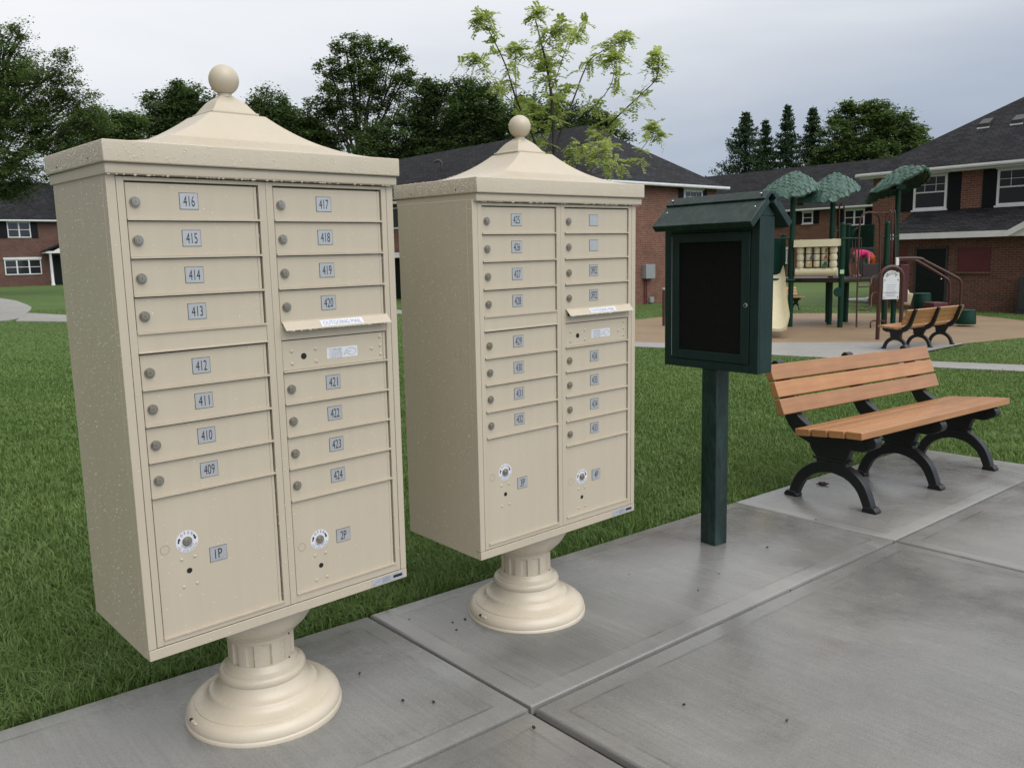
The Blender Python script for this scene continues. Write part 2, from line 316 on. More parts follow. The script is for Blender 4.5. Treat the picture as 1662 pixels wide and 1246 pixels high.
# ------------------------------------------------------------------ mesh builder
class MB:
    def __init__(s): s.v = []; s.f = []; s.m = []; s.xf = None
    def add(s, vs, fs, mi=0):
        k = len(s.v)
        for p in vs:
            p = Vector(p)
            s.v.append(s.xf @ p if s.xf is not None else p)
        for f in fs: s.f.append([i+k for i in f]); s.m.append(mi)
        return s
    def box(s, x0, x1, y0, y1, z0, z1, mi=0):
        return s.add([(x0, y0, z0), (x1, y0, z0), (x1, y1, z0), (x0, y1, z0), (x0, y0, z1), (x1, y0, z1), (x1, y1, z1), (x0, y1, z1)],
                     [(3, 2, 1, 0), (4, 5, 6, 7), (0, 1, 5, 4), (1, 2, 6, 5), (2, 3, 7, 6), (3, 0, 4, 7)], mi)
    def prism(s, pts, ax, a, b, mi=0):
        """extrude a 2-D outline along axis ax from a to b (x: pts are y,z; y: pts are x,z; z: pts are x,y)"""
        def P(p, t): return (t, p[0], p[1]) if ax == 'x' else (p[0], t, p[1]) if ax == 'y' else (p[0], p[1], t)
        n = len(pts); vs = [P(p, a) for p in pts] + [P(p, b) for p in pts]
        fs = [tuple(range(n))[::-1], tuple(range(n, 2*n))] + [(i, (i+1) % n, n+(i+1) % n, n+i) for i in range(n)]
        return s.add(vs, fs, mi)
    def lathe(s, prof, n=48, c=(0, 0, 0), mi=0, rfun=None, capt=True, capb=True):
        vs = []; fs = []
        for r, z in prof:
            for i in range(n):
                a = 2*math.pi*i/n; rr = r if rfun is None else rfun(r, z, a)
                vs.append((c[0]+rr*math.cos(a), c[1]+rr*math.sin(a), c[2]+z))
        for j in range(len(prof)-1):
            for i in range(n): fs.append((j*n+i, j*n+(i+1) % n, (j+1)*n+(i+1) % n, (j+1)*n+i))
        if capb: fs.append(tuple(range(n))[::-1])
        if capt: fs.append(tuple(range((len(prof)-1)*n, len(prof)*n)))
        return s.add(vs, fs, mi)
    def tube(s, path, r, n=8, mi=0):
        P = [Vector(p) for p in path]; rs = r if isinstance(r, (list, tuple)) else [r]*len(P)
        vs = []; fs = []; prev = None
        for i, p in enumerate(P):
            d = (P[min(i+1, len(P)-1)] - P[max(i-1, 0)]).normalized()
            a = (Vector((0, 0, 1)) if abs(d.z) < .95 else Vector((1, 0, 0))) if prev is None else prev
            a = (a - d*a.dot(d)).normalized(); prev = a; bb = d.cross(a)
            for k in range(n):
                t = 2*math.pi*k/n; vs.append(p + (a*math.cos(t)+bb*math.sin(t))*rs[i])
        for i in range(len(P)-1):
            for k in range(n): fs.append((i*n+k, i*n+(k+1) % n, (i+1)*n+(k+1) % n, (i+1)*n+k))
        fs.append(tuple(range(n))[::-1]); fs.append(tuple(range((len(P)-1)*n, len(P)*n)))
        return s.add(vs, fs, mi)
    def ball(s, c, r, n=16, mi=0, sc=(1, 1, 1)):
        m = max(4, n//2); vs = [(c[0], c[1], c[2]-r*sc[2])]; fs = []
        for j in range(1, m):
            t = math.pi*j/m - math.pi/2
            for i in range(n):
                a = 2*math.pi*i/n; vs.append((c[0]+r*sc[0]*math.cos(t)*math.cos(a), c[1]+r*sc[1]*math.cos(t)*math.sin(a), c[2]+r*sc[2]*math.sin(t)))
        vs.append((c[0], c[1], c[2]+r*sc[2])); L = len(vs)-1
        for i in range(n):
            fs.append((0, 1+(i+1) % n, 1+i)); fs.append((L, 1+(m-2)*n+i, 1+(m-2)*n+(i+1) % n))
        for j in range(m-2):
            for i in range(n): fs.append((1+j*n+i, 1+j*n+(i+1) % n, 1+(j+1)*n+(i+1) % n, 1+(j+1)*n+i))
        return s.add(vs, fs, mi)
    def disc(s, c, r, ax, h, n=24, mi=0, r2=None):
        """short cylinder from c along axis ax ('-y' or 'z')"""
        r2 = r if r2 is None else r2; vs = []
        for t, rr in ((0, r), (h, r2)):
            for i in range(n):
                a = 2*math.pi*i/n
                vs.append((c[0]+rr*math.cos(a), c[1]-t, c[2]+rr*math.sin(a)) if ax == '-y' else (c[0]+rr*math.cos(a), c[1]+rr*math.sin(a), c[2]+t))
        fs = [tuple(range(n))[::-1], tuple(range(n, 2*n))] + [(i, (i+1) % n, n+(i+1) % n, n+i) for i in range(n)]
        return s.add(vs, fs, mi)
    def mesh(s, name, mats, smooth=None, uv=False):
        me = bpy.data.meshes.new(name); me.from_pydata([tuple(v) for v in s.v], [], s.f)
        for m in mats: me.materials.append(m)
        me.polygons.foreach_set('material_index', s.m)
        bm = bmesh.new(); bm.from_mesh(me); bmesh.ops.recalc_face_normals(bm, faces=bm.faces); bm.to_mesh(me); bm.free()
        if smooth is not None:
            me.polygons.foreach_set('use_smooth', [True]*len(me.polygons)); me.set_sharp_from_angle(angle=R(smooth))
        if uv: box_uv(me)
        me.update(); return me
    def build(s, name, mats, parent=None, smooth=None, bevel=0, uv=False, loc=None, rot=None, seg=2):
        if not isinstance(mats, (list, tuple)): mats = [mats]
        return link(name, s.mesh(name, mats, smooth, uv), parent, bevel, loc, rot, seg)
def link(name, me, parent=None, bevel=0, loc=None, rot=None, seg=2):
    o = bpy.data.objects.new(name, me); COL.objects.link(o)
    if parent is not None: o.parent = parent
    if loc is not None: o.location = loc
    if rot is not None: o.rotation_euler = rot
    if bevel:
        b = o.modifiers.new('bevel', 'BEVEL'); b.width = bevel; b.segments = seg; b.limit_method = 'ANGLE'; b.angle_limit = R(40); b.harden_normals = False
        me.polygons.foreach_set('use_smooth', [True]*len(me.polygons)); me.set_sharp_from_angle(angle=R(50))
    return o
def box_uv(me):
    ul = me.uv_layers.new(name='UVMap')
    for p in me.polygons:
        n = p.normal
        if abs(n.z) > .985: t_ = Vector((1, 0, 0))
        else: t_ = Vector((0, 0, 1)).cross(n).normalized()
        b_ = n.cross(t_)
        for li in p.loop_indices:
            co = me.vertices[me.loops[li].vertex_index].co; ul.data[li].uv = (co.dot(t_), co.dot(b_))
def tag(o, label, cat, group=None):
    o['label'] = label; o['category'] = cat
    if group: o['group'] = group
    return o
def thing(name, label, cat, loc=(0, 0, 0), rot=(0, 0, 0), group=None):
    o = bpy.data.objects.new(name, None); o.empty_display_size = .1; COL.objects.link(o); o.location = loc; o.rotation_euler = rot
    return tag(o, label, cat, group)
def struct(o, kind='structure'): o['kind'] = kind; return o
def np_mesh(name, verts, loops, starts, totals, mats, shade=None, mi=None):
    loops = np.asarray(loops).ravel(); verts = np.asarray(verts).reshape(-1, 3)
    me = bpy.data.meshes.new(name); me.vertices.add(len(verts)); me.vertices.foreach_set('co', np.ascontiguousarray(verts, np.float32).ravel())
    me.loops.add(len(loops)); me.loops.foreach_set('vertex_index', np.ascontiguousarray(loops, np.int32).ravel())
    me.polygons.add(len(starts)); me.polygons.foreach_set('loop_start', np.ascontiguousarray(starts, np.int32)); me.polygons.foreach_set('loop_total', np.ascontiguousarray(totals, np.int32))
    for m in mats: me.materials.append(m)
    if shade is not None:
        a = me.attributes.new('shade', 'FLOAT', 'POINT'); a.data.foreach_set('value', np.ascontiguousarray(shade, np.float32))
    me.update(calc_edges=True); return me
def quads(V4):                      # (n,4,3) -> arrays
    n = len(V4); return V4.reshape(-1, 3), np.arange(4*n), np.arange(n)*4, np.full(n, 4)
_txt = {}
def text_geo(body, thin=0.0):
    """flat lettering centred on the origin, height 1 for capitals; returns verts, faces"""
    key = (body, thin)
    if key in _txt: return _txt[key]
    cu = bpy.data.curves.new('lettering', 'FONT'); cu.body = body; cu.align_x = 'LEFT'; cu.offset = thin; cu.resolution_u = 4
    o = bpy.data.objects.new('lettering', cu); COL.objects.link(o)
    dg = bpy.context.evaluated_depsgraph_get(); me = bpy.data.meshes.new_from_object(o.evaluated_get(dg))
    vs = np.array([v.co[:2] for v in me.vertices]) if len(me.vertices) else np.zeros((0, 2)); fs = [tuple(p.vertices) for p in me.polygons]
    bpy.data.objects.remove(o); bpy.data.curves.remove(cu); bpy.data.meshes.remove(me)
    if len(vs):
        lo, hi = vs.min(0), vs.max(0); h = hi[1]-lo[1]; vs = (vs - (lo+hi)/2)/h
    _txt[key] = (vs, fs); return _txt[key]
def put_text(mb, body, cx, cz, y, h, w=None, mi=0, wx=1.0, thin=0.0, ang=0.0):
    """lettering on a plane facing -y"""
    vs, fs = text_geo(body, thin)
    if not len(vs): return
    sx_ = h*wx if w is None else w/(vs[:, 0].max()-vs[:, 0].min())
    ca, sa = math.cos(ang), math.sin(ang); X = vs[:, 0]*sx_; Z = vs[:, 1]*h
    mb.add([(cx+ca*a-sa*b_, y, cz+sa*a+ca*b_) for a, b_ in zip(X, Z)], fs, mi)

# ------------------------------------------------------------------ terrain, lawn, path
def terrain():
    def axis(a, b, fine0, fine1, step):
        mid = np.arange(fine0, fine1+1e-6, step); k = np.geomspace(1, 1+abs(a-fine0), 16)-1
        lo = (fine0 - k[1:])[::-1]; hi = fine1 + (np.geomspace(1, 1+abs(b-fine1), 16)-1)[1:]
        return np.concatenate([lo, mid, hi])
    xs = axis(-700, 700, -24, 28, .5); ys = axis(-300, 1100, -6, 50, .5)
    X, Y = np.meshgrid(xs, ys); Z = ground(X, Y) - .035
    d = np.hypot(X, Y); Z = Z - .02*np.clip((d-120)/60, 0, 1)
    nx, ny = len(xs), len(ys); Vv = np.stack([X, Y, Z], -1).reshape(-1, 3)
    i, j = np.meshgrid(np.arange(nx-1), np.arange(ny-1)); a = (j*nx+i).ravel()
    L = np.stack([a, a+1, a+nx+1, a+nx], 1); n = len(L)
    me = np_mesh('lawn', Vv, L, np.arange(n)*4, np.full(n, 4), [M['lawn']]); me.polygons.foreach_set('use_smooth', [True]*n)
    return struct(link('lawn', me))
terrain()

# path slabs as one sheet of real slabs with open joints (u along, v across)
SLABS = []
def path():
    mb = MB(); g = .006; r = .008
    us = [-9.6, -7.2, -4.82, -2.41, 0, 2.41, 4.70]
    cells = [(us[i], us[i+1], 0, .925) for i in range(6)]
    lus = us + [7.1, 9.5, 12]
    for i in range(len(lus)-1):
        cells.append((lus[i], lus[i+1], -2.6, 0)); cells.append((lus[i], lus[i+1], -5.2, -2.6))
    for k, (u0, u1, v0, v1) in enumerate(cells):
        SLABS.append((u0, u1, v0, v1))
        dz = random.uniform(-.003, .003) - (.004 if v1 <= 0 else 0)
        gu = .016 if v1 <= 0 and abs(u1) < 1e-6 else g; gu0 = .016 if v1 <= 0 and abs(u0) < 1e-6 else g
        a0, a1, b0, b1 = u0+gu0, u1-gu, v0+g, v1-g
        rings = [(0, -.09), (0, -r), (.3*r, -.35*r), (r, 0)]
        vs = []
        for ins, z in rings:
            vs += [(a0+ins, b0+ins, z+dz), (a1-ins, b0+ins, z+dz), (a1-ins, b1-ins, z+dz), (a0+ins, b1-ins, z+dz)]
        fs = []
        for q in range(len(rings)-1):
            for e in range(4): fs.append((q*4+e, q*4+(e+1) % 4, q*4+4+(e+1) % 4, q*4+4+e))
        fs.append((12, 13, 14, 15)); mb.add(vs, fs)
    o = mb.build('path', M['concrete'], smooth=60)
    # tilt the sheet onto the falling ground: x axis = U with slope
    ux = Vector((U[0], U[1], GU)).normalized(); vy = Vector((V[0], V[1], 0)); nz_ = ux.cross(vy)
    o.matrix_world = Matrix(((ux.x, vy.x, nz_.x, PO[0]), (ux.y, vy.y, nz_.y, PO[1]), (ux.z, vy.z, nz_.z, plane(*PO)), (0, 0, 0, 1)))
    bed = MB(); bed.box(-9.55, 4.66, -5.1, .885, -.06, -.030); bed.box(4.66, 11.9, -5.1, -.04, -.06, -.0302)
    ob = bed.build('path_bed', M['mulch']); ob.matrix_world = o.matrix_world.copy(); struct(ob)
    return struct(o)
path()
def in_path(x, y, m=0.0):
    q0 = (x-PO[0])*U[0] + (y-PO[1])*U[1]; q1 = (x-PO[0])*V[0] + (y-PO[1])*V[1]
    return ((q1 < .925+m) & (q0 < 4.70+m)) | (q1 < 0.0+m)

def strip(name, A, B, mat, off, n=60, m=6):
    """ribbon between two polylines A and B draped over the ground"""
    def res(P):
        P = np.array(P, float); s = np.concatenate([[0], np.cumsum(np.hypot(*np.diff(P[:, :2], axis=0).T))]); t = np.linspace(0, s[-1], n)
        # smooth resample
        X = np.interp(t, s, P[:, 0]); Y = np.interp(t, s, P[:, 1]); return np.stack([X, Y], 1)
    a, b = res(A), res(B); W_ = np.linspace(0, 1, m)
    G = a[:, None, :]*(1-W_)[None, :, None] + b[:, None, :]*W_[None, :, None]
    Z = ground(G[..., 0], G[..., 1]) + off; Vv = np.concatenate([G, Z[..., None]], -1)
    skirt = []
    vs = Vv.reshape(-1, 3); i, j = np.meshgrid(np.arange(m-1), np.arange(n-1)); k = (j*m+i).ravel()
    L = np.stack([k, k+1, k+m+1, k+m], 1)
    # edges dropped into the turf so the sheet has thickness
    ea = vs[0::m].copy(); ea[:, 2] -= .08; eb = vs[m-1::m].copy(); eb[:, 2] -= .08
    k0 = len(vs); vs = np.concatenate([vs, ea, eb]); j = np.arange(n-1)
    L2 = np.stack([j*m, (j+1)*m, k0+j+1, k0+j], 1); L3 = np.stack([j*m+m-1, k0+n+j, k0+n+j+1, (j+1)*m+m-1], 1)
    L = np.concatenate([L, L2, L3]); nn = len(L)
    me = np_mesh(name, vs, L, np.arange(nn)*4, np.full(nn, 4), [mat]); me.polygons.foreach_set('use_smooth', [True]*nn); me.set_sharp_from_angle(angle=R(40))
    POLYS.append(np.concatenate([a, b[::-1]])); return struct(link(name, me))
POLYS = []
G2 = lambda px, py: on_ground(px, py)[:2]
# rubber play surface: near edge and far edge, left to right
near = [G2(900, 553), G2(1030, 554), G2(1150, 556), G2(1280, 556), G2(1349, 554), G2(1440, 554), G2(1560, 556), G2(1600, 552), G2(1662, 546), G2(1760, 534)]
far = [G2(900, 527), G2(1030, 518), G2(1076, 513), G2(1200, 509), G2(1311, 507.5), G2(1430, 507), G2(1520, 507), G2(1582, 510), G2(1662, 519.5), G2(1760, 531)]
strip('rubber_ground', near, far, M['rubber'], -.020, 120, 10)
# plaza that carries the far bench, then the two pavements leading off it
strip('plaza', [G2(1240, 555), G2(1349, 554.5), G2(1440, 554.5), G2(1566, 556.5)], [G2(1240, 574), G2(1300, 577), G2(1400, 582), G2(1500, 570)], M['paving'], -.008, 60, 8)
strip('pavement', [G2(1380, 575), G2(1516, 585), G2(1662, 590.8), G2(1800, 598)], [G2(1370, 579), G2(1519, 594.5), G2(1662, 601), G2(1800, 611)], M['paving'], -.012, 50, 4)
strip('sidewalk', [G2(1262, 555.5), G2(1160, 555.8), G2(1079, 555.5), G2(1000, 553), G2(850, 530), G2(740, 511), G2(645, 502), G2(400, 503), G2(110, 510.5), G2(45, 507)],
      [G2(1262, 575), G2(1160, 567), G2(1079, 563), G2(1000, 560), G2(850, 536), G2(740, 517), G2(645, 508), G2(400, 512), G2(110, 521), G2(25, 520)], M['paving'], -.012, 120, 4)
strip('driveway', [G2(-120, 478), G2(0, 483.5), G2(28, 488), G2(44, 494), G2(51, 497.5), G2(50, 502), G2(43, 508), G2(40, 513)],
      [G2(-120, 524), G2(-40, 522), G2(-15, 521), G2(0, 520), G2(8, 519), G2(15, 518.5), G2(25, 517), G2(35, 515)], M['paving'], -.008, 60, 8)

def in_poly(x, y, P):
    ins = np.zeros(len(x), bool); j = len(P)-1
    for i in range(len(P)):
        xi, yi = P[i]; xj, yj = P[j]
        c = ((yi > y) != (yj > y)) & (x < (xj-xi)*(y-yi)/(yj-yi+1e-12)+xi); ins ^= c; j = i
    return ins
def vnoise(x, y, s, seed=0):
    """cheap smooth value noise"""
    x = x*s; y = y*s; xi = np.floor(x).astype(int); yi = np.floor(y).astype(int); fx = x-xi; fy = y-yi
    fx = fx*fx*(3-2*fx); fy = fy*fy*(3-2*fy)
    def h(a, b): 
        n = (a*374761393 + b*668265263 + seed*1442695041) & 0x7fffffff; n = ((n ^ (n >> 13))*1274126177) & 0x7fffffff
        return ((n ^ (n >> 16)) & 0xffff)/65535.
    return (h(xi, yi)*(1-fx)+h(xi+1, yi)*fx)*(1-fy) + (h(xi, yi+1)*(1-fx)+h(xi+1, yi+1)*fx)*fy
def grass(Nn):
    r = np.exp(RNG.uniform(math.log(1.75), math.log(34), Nn)); th = RNG.uniform(R(90-42), R(90+42), Nn)
    x = r*np.cos(th); y = r*np.sin(th)
    q1 = (x-PO[0])*V[0] + (y-PO[1])*V[1]
    keep = ~in_path(x, y, .012)
    for P in POLYS: keep &= ~in_poly(x, y, P)
    # bare thatch along the slab edge and a worn spot or two
    clump = vnoise(x, y, 5.5, 3)*.6 + vnoise(x, y, 17, 4)*.4
    edge = np.clip((q1-.925)/.10, 0, 1); keep &= ~((edge < 1) & (RNG.uniform(0, 1, Nn) > .35+.65*edge) & (vnoise(x, y, 4, 9) > .45))
    x, y, r, clump = x[keep], y[keep], r[keep], clump[keep]; n = len(x)
    z = ground(x, y) - .04
    patch = vnoise(x, y, .7, 5); fine = vnoise(x, y, 2.2, 6)
    h = (.024 + .030*RNG.random(n)**1.6)*(.74+.5*clump)*(.88+.25*patch); w = (.0017 + .0010*RNG.random(n))*np.maximum(1, (r/3.0))**.72
    long_ = RNG.random(n) < .04; h = np.where(long_, h*1.6, h)
    h = (h + .020)*np.clip(1.08-.032*r, .42, 1)
    az = RNG.uniform(0, 2*np.pi, n); lean = RNG.uniform(.15, 1.15, n)*(.6+.8*vnoise(x, y, 9, 8)); wd = vnoise(x, y, 5.1, 12)*12.6
    dx = np.cos(az)*.9 + np.cos(wd)*.25; dy = np.sin(az)*.9 + np.sin(wd)*.25
    sx_, sy_ = -np.sin(az), np.cos(az)
    b0 = np.stack([x, y, z], 1); side = np.stack([sx_, sy_, np.zeros(n)], 1)*w[:, None]
    mid = b0 + np.stack([dx*lean*h*.28, dy*lean*h*.28, h*.58], 1); tip = b0 + np.stack([dx*lean*h*.95, dy*lean*h*.95, h*(1-.22*lean)], 1)
    Vv = np.stack([b0-side, b0+side, mid+side*.8, mid-side*.8, tip], 1).reshape(-1, 3)
    k = np.arange(n)*5
    L = np.stack([k, k+1, k+2, k+3, k+3, k+2, k+4], 1).ravel(); st = np.stack([np.arange(n)*7, np.arange(n)*7+4], 1).ravel(); tt = np.tile([4, 3], n)
    sh = np.clip(.06 + .36*patch + .22*fine + .38*RNG.random(n) - .10 + (RNG.random(n) < .05)*.5, 0, 1)
    me = np_mesh('grass', Vv, L, st, tt, [M['blade']], np.repeat(sh, 5)); o = link('grass', me)
    o['kind'] = 'stuff'; return tag(o, 'dense wet green lawn grass growing between path and houses', 'grass')
grass(980000)

# ------------------------------------------------------------------ cluster mailboxes
D2 = .208; YF = -D2
def lock_mesh():
    mb = MB(); mb.disc((0, 0, 0), .0122, '-y', .0035, 24); mb.disc((0, -.0035, 0), .0105, '-y', .004, 24, 0, .0088); mb.disc((0, -.0074, 0), .0062, '-y', .002, 20)
    mb.box(-.0005, .0005, -.0097, -.0092, -.0025, .0025, 1); return mb.mesh('lock', [M['lock'], M['ink']], 35)
LOCK = lock_mesh()
DOORS = {}
def door_mesh(w, h):
    k = (round(w, 3), round(h, 3))
    if k not in DOORS:
        mb = MB(); g = .0022
        mb.box(g, w-.0125, 0, .005, .0035, h-.0038)                   # leaf
        mb.box(w-.0115, w-.0042, .0006, .005, .0035, h-.0038)         # hinge knuckle strip
        mb.box(.0008, w-.0008, -.0075, .006, -.0014, .0032)           # drip ledge along the foot
        DOORS[k] = mb.mesh('door', [M['beige']])
    return DOORS[k]
def plate(parent, body, x, y, z, w=.0435, h=.037):
    mb = MB(); mb.box(x-w/2-.0011, x+w/2+.0011, y-.0005, y, z-h/2-.0011, z+h/2+.0011, 1); mb.box(x-w/2, x+w/2, y-.0013, y-.0005, z-h/2, z+h/2, 0)
    if body:
        tw = .0275 if len(body) == 3 else .0190
        if len(body) > 3: tw = .035
        put_text(mb, body, x, z, y-.0017, .0250 if len(body) <= 3 else .026, tw, 2, thin=-.003)
    return mb.build('number_plate', [M['plate'], M['plateedge'], M['ink']], parent)
def rivet(mb, x, y, z, r=.0045): mb.ball((x, y, z), r, 10, 0, (1, .55, 1))
def open_ring(parent, x, y, z):
    mb = MB(); n = 40; ro, ri = .0285, .0105
    vs = [(x+q*math.cos(2*math.pi*i/n), y-.0004, z+q*math.sin(2*math.pi*i/n)) for q in (ri, ro) for i in range(n)]
    mb.add(vs, [(i, (i+1) % n, n+(i+1) % n, n+i) for i in range(n)], 0)
    yy = y-.0008
    for ch, a in zip('OPEN', (126, 102, 78, 54)):
        put_text(mb, ch, x+.0222*math.cos(R(a)), z+.0222*math.sin(R(a)), yy, .0072, None, 1, .78, ang=R(a-90))
    for a, s_ in ((165, -1), (20, -1)):
        d = R(a); c0 = (x+.021*math.cos(d), z+.021*math.sin(d)); tx, tz = math.sin(d), -math.cos(d); nx_, nz_ = math.cos(d), math.sin(d)
        if a == 165: pass
        P = lambda p, q: (c0[0]+tx*p+nx_*q, yy, c0[1]+tz*p+nz_*q)
        mb.add([P(-.007, -.002), P(.001, -.002), P(.001, -.0042), P(.007, 0), P(.001, .0042), P(.001, .002), P(-.007, .002)], [tuple(range(7))], 1)
    low = 'LOCK AFTER OPENING'; 
    for i, ch in enumerate(low):
        if ch == ' ': continue
        a = 205 + i*(335-205)/(len(low)-1); put_text(mb, ch, x+.0245*math.cos(R(a)), z+.0245*math.sin(R(a)), yy, .0040, None, 2, .8, ang=R(a+90))
    low = 'KEY WILL REMAIN'
    for i, ch in enumerate(low):
        if ch == ' ': continue
        a = 215 + i*(325-215)/(len(low)-1); put_text(mb, ch, x+.0172*math.cos(R(a)), z+.0172*math.sin(R(a)), yy, .0036, None, 2, .75, ang=R(a+90))
    return mb.build('instruction_ring', [M['white'], M['ink'], M['greyink']], parent)

def drops_mesh(seed, count_side, count_front, count_top):
    """many small rain beads on the cabinet's sides, front, band and roof"""
    rg = np.random.default_rng(seed); P = []; Nn = []; Rr = []
    def put(n, fn, nor, lo, hi):
        k = 0
        while k < n:
            a, b_ = rg.random(2); 
            p = fn(a, b_)
            if p is None: continue
            P.append(p); Nn.append(nor if not callable(nor) else nor(a, b_)); Rr.append(lo+(hi-lo)*rg.random()**3); k += 1
    cl = lambda a, b_, s: vnoise(np.array([a*s]), np.array([b_*s]), 1.0, seed)[0]
    put(count_side, lambda a, b_: (-.3875, -.205+.41*a, .365+1.165*b_) if cl(a, b_*2.8, 5)*.6 + .3*b_ > .55*rg.random() else None, (-1, 0, 0), .0005, .0015)
    put(count_side//4, lambda a, b_: (-.3975, -.229+.458*a, 1.562+.043*b_), (-1, 0, 0), .0006, .0016)
    put(count_front//3, lambda a, b_: (-.394+.79*a, -.2335, 1.562+.043*b_), (0, -1, 0), .0005, .0014)
    def fr(a, b_):
        if cl(a*2, b_*2.5, 4) < .2+.6*rg.random(): return None
        if -.352 < -.384+.768*a < -.345: return None
        X = -.384+.768*a; Z = .365+1.15*b_
        deep = (-.346 < X < -.036 or .021 < X < .335) and .42 < Z < 1.518
        if (X > .01 and 1.11 < Z < 1.19): return None
        return (X, -.2034 if deep else -.2085, Z)
    put(count_front, fr, (0, -1, 0), .0005, .0014)
    # beads hanging along the roof-band and lip edges
    put(70, lambda a, b_: (-.39+.78*a, -.2225-.002*b_, 1.5325), (0, -.6, -.8), .0016, .0032)
    put(40, lambda a, b_: (.03+.32*a, -.2315, 1.1475), (0, -.8, -.6), .0012, .0026)
    def top(a, b_):
        s_ = .12+.86*rg.random()**.6; ax = .076+.3205*s_; ay = .0765+.1545*s_
        zz = 1.6073+.1047*(.93*(1-s_)**2.4+.07*(1-s_)); side = rg.integers(0, 3)
        t = 2*a-1
        return (-ax, ay*t, zz) if side < 2 else (ax*t, -ay, zz)
    put(count_top, top, (0, 0, 1), .0006, .0017)
    P = np.array(P); Nn = np.array(Nn, float); Nn /= np.linalg.norm(Nn, axis=1)[:, None]; Rr = np.array(Rr)
    aux = np.where(np.abs(Nn[:, [2]]) > .9, [[1., 0, 0]], [[0, 0, 1.]]); A = np.cross(aux, Nn); A /= np.linalg.norm(A, axis=1)[:, None]; B = np.cross(Nn, A)
    n = len(P); k = 6; rings = []
    for rr, hh in ((1.0, 0.0), (.75, .42)):
        for i in range(k):
            t = 2*math.pi*i/k; rings.append(P + (A*math.cos(t) + B*math.sin(t)*1.15)*(Rr*rr)[:, None] + Nn*(Rr*hh)[:, None])
    rings.append(P + Nn*(Rr*.6)[:, None]); Vv = np.stack(rings, 1).reshape(-1, 3); m = 2*k+1; L = []; tt = []
    base = np.arange(n)*m; q = []
    for i in range(k): q.append(np.stack([base+i, base+(i+1) % k, base+k+(i+1) % k, base+k+i], 1))
    tr = [np.stack([base+k+i, base+k+(i+1) % k, base+2*k], 1) for i in range(k)]
    Q = np.concatenate(q); T = np.concatenate(tr); loops = np.concatenate([Q.ravel(), T.ravel()]); tot = np.concatenate([np.full(len(Q), 4), np.full(len(T), 3)]); st = np.concatenate([[0], np.cumsum(tot)[:-1]])
    me = np_mesh('rain_drops', Vv, loops, st, tot, [M['drop']]); me.polygons.foreach_set('use_smooth', [True]*len(tot)); return me

